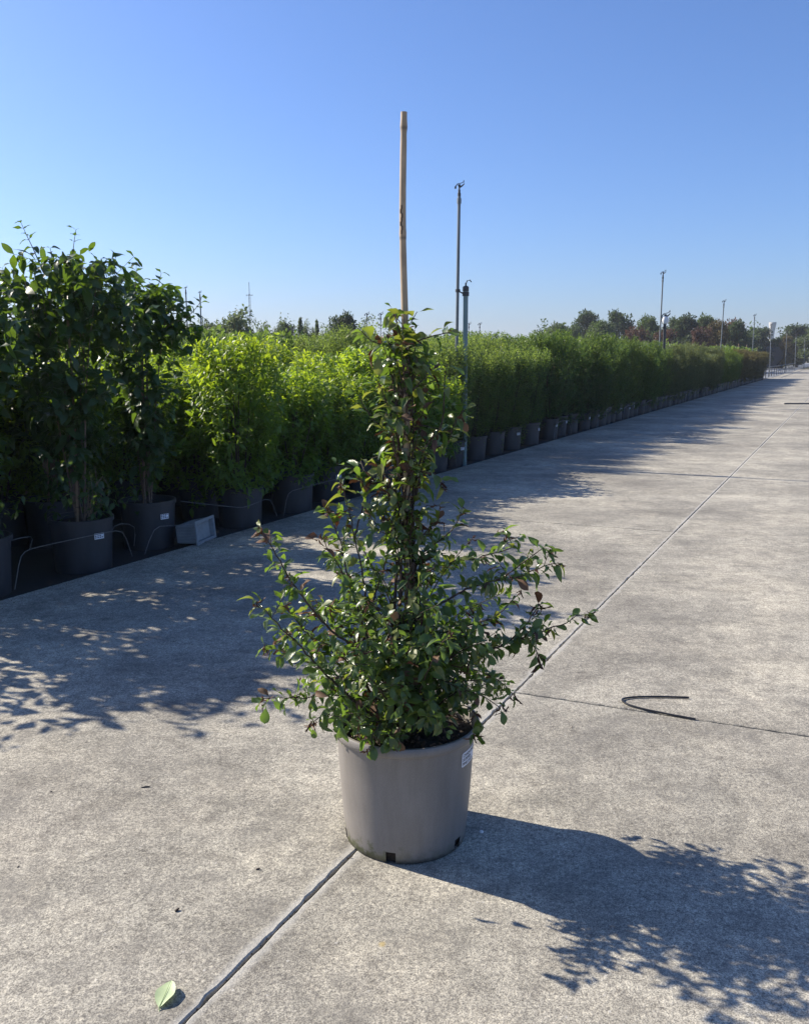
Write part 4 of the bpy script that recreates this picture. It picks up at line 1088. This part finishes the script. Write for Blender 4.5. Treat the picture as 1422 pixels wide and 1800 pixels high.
# hedge right of the container and behind the yard
def hedge(name, s0, s1, t0, dep, h, m_, label, seed):
    rg = np.random.default_rng(seed); L = s1 - s0; k = int(L * 260)
    ss = rg.uniform(0, L, k); tt = rg.uniform(0, dep, k); zz = h * rg.random(k) ** .6 + .12 * np.sin(ss * 1.7) + .1 * np.sin(ss * .6)
    pp = (E0 + np.outer(s0 + ss, U) + np.outer(t0 + tt, N)); pp = np.c_[pp, np.maximum(zz, 0)]
    d = rg.normal(0, 1, (k, 3)); d[:, 2] = abs(d[:, 2])
    return tag(obj(name, big_mesh(name, leaf_parts(pp, d, rg.normal(0, .6, (k, 3)) + [0, 0, 1], rg.uniform(.15, .3, k), LS_S, 0, rg), m_)), label, 'hedge')
hedge('hedge', 132, 205, 3, 3.0, 3.6, M['tree_green'], 'long green hedge behind the yard right of the navy container', 3)
hedge('hedge', 118, 134, 20, 3.0, 3.0, M['tree_dark'], 'dark hedge beyond the yard left of the navy container', 4)
def belt(x0, x1, Y, ytop, m_, label, seed):
    rg = np.random.default_rng(seed); a = at(x0, 620, Y); b_ = at(x1, 620, Y); L = b_[0] - a[0]; k = int(L * 190)
    hx = rg.uniform(0, L, k); base = at(x0, ytop, Y)[2]
    top = base * (1 + .10 * np.sin(hx * 2.3 + seed) + .08 * np.sin(hx * .9) + .10 * np.sin(hx * 5.1 + 1) * (np.sin(hx * .7) > 0))
    pp = np.c_[a[0] + hx, Y + rg.uniform(0, 4, k), top * rg.random(k) ** .5]
    d = rg.normal(0, 1, (k, 3)); d[:, 2] = abs(d[:, 2])
    tag(obj('tree_belt', big_mesh('tree_belt', leaf_parts(pp, d, rg.normal(0, .6, (k, 3)) + [0, 0, 1], rg.uniform(.16, .36, k) * Y / 80, LS_S, 0, rg), m_)), label, 'tree belt', None, 'stuff')
belt(230, 700, 58, 569, M['tree_pale'], 'pale green belt of young trees closing the field left of the cane', 3)
belt(940, 1335, 112, 579, M['tree_green'], 'low continuous green belt under the trees right of the standpipe', 5)
belt(1380, 1600, 140, 585, M['tree_dark'], 'dark belt of trees at the far right behind the rail', 7)
# water tower
Yt = 260
e = empty('water_tower', (at(1355, 600, Yt)[0], Yt, -.1), 'pale concrete water tower flaring into a funnel at its top', 'tower')
zt = at(1355, 566, Yt)[2]; px = Yt / FPX
mb = MB(); mb.lathe([(4.0 * px, 0), (3.5 * px, zt * .45), (3.5 * px, zt * .62)], 28); obj('shaft', mb.mesh('shaft', M['tower'], True), e)
mb = MB(); mb.lathe([(3.5 * px, zt * .62), (4.2 * px, zt * .78), (5.9 * px, zt * .95), (6.1 * px, zt * .985), (5.9 * px, zt), (0, zt + .05)], 28); obj('tank', mb.mesh('tank', M['tower'], True), e)
# navy container
Yc = 118; x0_, x1_ = at(1345, 620, Yc)[0], at(1377, 620, Yc)[0]; zc = at(1360, 609, Yc)[2]
e = empty('navy_container', ((x0_ + x1_) / 2, Yc + 1.2, -.05), 'navy corrugated container below the water tower at the back of the yard', 'container')
Wc = x1_ - x0_; mb = MB(); mb.box((0, 0, zc / 2 + .03), (Wc, 2.4, zc - .02)); bd = obj('body', mb.mesh('body', M['container']), e)
nr = 9
mb = MB(); mb.box((0, 0, 0), (Wc * .97, .06, zc / nr * .55)); me_r = mb.mesh('rib', M['container'])
for i in range(nr): obj('rib', me_r, e, (0, -1.23, .15 + (i + .5) * (zc - .1) / nr))
# pipe rails at the yard side
def rail(s0, s1, t_, label):
    e = empty('pipe_rail', st(s0, t_, -.05), label, 'rail', rz=math.atan2(U[1], U[0]))
    L = s1 - s0
    for z in (.35, .8):
        mb = MB(); mb.tube([(0, 0, z), (L, 0, z)], .03, 6); obj('rail', mb.mesh('rail', M['dark_metal'], True), e)
    mb = MB(); mb.tube([(0, 0, 0), (0, 0, .83)], .028, 6); me = mb.mesh('post', M['dark_metal'], True)
    for k in np.arange(0, L + .1, 3.): obj('post', me, e, (k, 0, 0))
rail(67.5, 112, .35, 'low dark pipe rail between the concrete and the grey yard')
# bamboo stakes among the plants by the red trees
rk = np.random.default_rng(77)
mb = MB(); mb.tube([(0, 0, 0), (.03, 0, 1.1), (0, 0, 2.35)], .022, 6); stake_me = mb.mesh('stake', M['cane2'], True)
for i, x in enumerate((1208, 1217, 1231, 1243, 1252, 1259, 1279, 1287, 1298, 1306, 1312, 1330)):
    Y = 52 + (i * 7) % 13; q = at(x, 604 + (i * 5) % 8, Y)
    o = obj('plant_stake', stake_me, None, (q[0], Y, -.05)); o.scale = (1.3, 1.3, (q[2] + .05) / 2.35)
    tag(o, 'pale plant stake poking up behind the far shrub row', 'stake', 'plant stakes behind the far row')

# ---------------------------------------------------------------- things lying on the concrete
# cut length of hose
hps = [gnd(*q, .008) for q in ((1210, 1226), (1180, 1225), (1150, 1224.5), (1120, 1225), (1100, 1227), (1093, 1230.5), (1103, 1238), (1130, 1246), (1170, 1254.5), (1200, 1260), (1222, 1264))]
o0 = hps[0].copy(); pa = smooth_path([q - o0 for q in hps], .01); mb = MB(); mb.tube(pa, .0048, 8)
tag(obj('hose_offcut', mb.mesh('hose_offcut', M['rubber'], True), None, o0), 'black hose offcut bent like a hairpin, lying across the concrete joint', 'hose')
# fallen leaf
M['leaf_pale'] = leaf_mat('fallen_leaf', [(.40, .50, .28), (.44, .54, .30), (.48, .57, .33)], (.46, .55, .34), .5, .2, (.4, .5, .2), .4)
M['rib_pale'] = simple('leaf_rib', (.22, .30, .13), .6, .1, 40)
V, Q = leaf_shape(.66, 10, .30, -.08, .05, 0, .5, .0, 1., 2)
q0 = gnd(281, 1775); q1 = gnd(303, 1735); L_ = .080
e = empty('fallen_leaf', (q0[0], q0[1], 0), 'pale green fallen leaf lying face down beside the long joint', 'leaf')
e.rotation_euler = (R(-6), R(-3), math.atan2(q1[1] - q0[1], q1[0] - q0[0])); e.location.z = .007
obj('blade', big_mesh('blade', [(V * np.array([L_, L_, L_]), Q, 0)], M['leaf_pale']), e)
mb = MB(); mb.tube([(-.004, 0, -.003), (0, 0, .0008), (L_ * .5, 0, .0018 + .12 * L_ * .25), (L_ * .97, 0, .0015 + .12 * L_ * .9)], [.0012, .0012, .0008, .0004], 5)
mb.tube([(0, 0, .0), (-.012, -.004, -.008), (-.024, -.002, -.017)], .0011, 5)
obj('midrib', mb.mesh('midrib', M['rib_pale'], True), e)
def scrap(x, y, L, rz, label, name, m_, thick=.003, cat='twig', group=None):
    q = gnd(x, y, thick + .0005); mb = MB()
    mb.tube(smooth_path([(-L / 2, 0, 0), (-L * .1, L * .06, .001), (L / 2, L * .02, .003)], L / 8), [thick * k for k in np.interp(np.linspace(0, 1, len(smooth_path([(-L / 2, 0, 0), (-L * .1, L * .06, .001), (L / 2, L * .02, .003)], L / 8))), [0, .3, .8, 1], [.5, 1, .8, .4])], 6)
    o = obj(name, mb.mesh(name, m_, True), None, q); o.rotation_euler.z = rz
    return tag(o, label, cat, group)
scrap(257, 1384, .034, .15, 'short black twig lying on the sunlit concrete left of the taupe pot', 'fallen_twig', M['rubber'], .0028)
scrap(312, 1600, .014, .8, 'small curled dark scrap on the concrete above the fallen leaf', 'leaf_scrap', M['bark'], .004, 'scrap')
scrap(454, 1528, .013, .1, 'tiny brown scrap on the concrete left of the pot foot', 'leaf_scrap', M['bark'], .003, 'scrap')
scrap(841, 1300, .018, .2, 'thin dark crumb just right of the pot sticker', 'leaf_scrap', M['bark'], .002, 'scrap')
scrap(91, 1392, .010, .3, 'tiny black speck on the concrete at the left, near the short twig', 'leaf_scrap', M['rubber'], .002, 'scrap')
scrap(33, 1524, .010, 1.2, 'tiny black speck on the concrete near the left edge', 'leaf_scrap', M['rubber'], .0018, 'scrap')
scrap(1005, 1279, .012, 1., 'tiny dark crumb on the concrete below the hose offcut', 'leaf_scrap', M['bark'], .002, 'scrap')
scrap(616, 1508, .012, .2, 'tiny dark crumb touching the long joint beside the pot foot', 'leaf_scrap', M['bark'], .002, 'scrap')
q = gnd(846, 1462, .004); mb = MB(); mb.lathe([(0, -.004), (.006, -.003), (.008, 0), (.005, .004), (0, .005)], 10)
tag(obj('pebble', mb.mesh('pebble', M['white_plastic'], True), None, q), 'small white pebble lying in the shadow right of the pot', 'pebble')
# dark flat hose far down the concrete
q0, q1 = gnd(1378, 710, .012), gnd(1560, 711, .012)
mb = MB(); mb.tube([(0, 0, 0), (q1 - q0) * .5 + np.array([0, .1, 0]), q1 - q0], .035, 8)
tag(obj('drain_strip', mb.mesh('drain_strip', M['dark_metal']), None, q0), 'dark pipe lying across the concrete far down the lane', 'pipe')
# loose litter at the bed edge
rl = np.random.default_rng(9); mb = MB(); parts = []
k = 900; ss = rl.uniform(-4, 22, k); tt = np.abs(rl.normal(0, .10, k)) * np.where(rl.random(k) < .7, -1, 1)
pp = E0 + np.outer(ss, U) + np.outer(tt, N); zz = np.where(tt < 0, .003, -.044)
d = rl.normal(0, 1, (k, 3)); d[:, 2] *= .15
tag(obj('leaf_litter', big_mesh('leaf_litter', leaf_parts(np.c_[pp, zz], d, rl.normal(0, .25, (k, 3)) + [0, 0, 1], rl.uniform(.005, .022, k), LS_X, 0, rl), M['quince_brown'])), 'crumbs of dry leaves along the bed edge', 'litter', None, 'stuff')

k = 500; dd_ = rl.uniform(-3.2, 5.5, k); q = M0 + np.outer(dd_, UM) + np.outer(rl.normal(0, .005, k), NM)
mb = MB()
for (x, y) in q:
    r_ = rl.uniform(.0012, .004); mb.box((x, y, -.004 + r_ * .4), (r_ * 2, r_ * 1.5, r_), np.array(Matrix.Rotation(rl.random() * 3, 3, 'Z')), 0, .6)
tag(obj('joint_grit', mb.mesh('joint_grit', M['seal'])), 'dark grit and crumbs caught in the long joint', 'grit', None, 'stuff')
k = 260; xx = rl.uniform(-3.2, 3.2, k); yy = rl.uniform(1.8, 9, k)
sc_ = np.array([(x, y) for x, y in zip(xx, yy) if (np.array([x, y]) - E0) @ N < -.1 and math.hypot(x - PX, y - MY) > .24])
k = len(sc_); d = rl.normal(0, 1, (k, 3)); d[:, 2] *= .12
tag(obj('dry_crumbs', big_mesh('dry_crumbs', leaf_parts(np.c_[sc_, np.full(k, .003)], d, rl.normal(0, .25, (k, 3)) + [0, 0, 1], rl.uniform(.003, .011, k) * (1 + (rl.random(k) < .06) * 1.2), LS_X, 0, rl), M['quince_brown'])), 'tiny dry leaf crumbs scattered thinly over the concrete', 'litter', None, 'stuff')

# thin summer haze
hz, ht, hb = mat('haze'); ht.nodes.remove(hb)
pv = ht.nodes.new('ShaderNodeVolumePrincipled'); pv.inputs['Color'].default_value = (.86, .92, 1, 1); pv.inputs['Density'].default_value = .0005; pv.inputs['Anisotropy'].default_value = .2
ht.links.new(pv.outputs[0], ht.nodes['Material Output'].inputs['Volume'])
mb = MB(); mb.box((0, 600, 11.9), (1900, 1900, 26)); tag(obj('haze', mb.mesh('haze', hz)), 'thin pale summer haze over the whole nursery', 'haze', None, 'stuff')
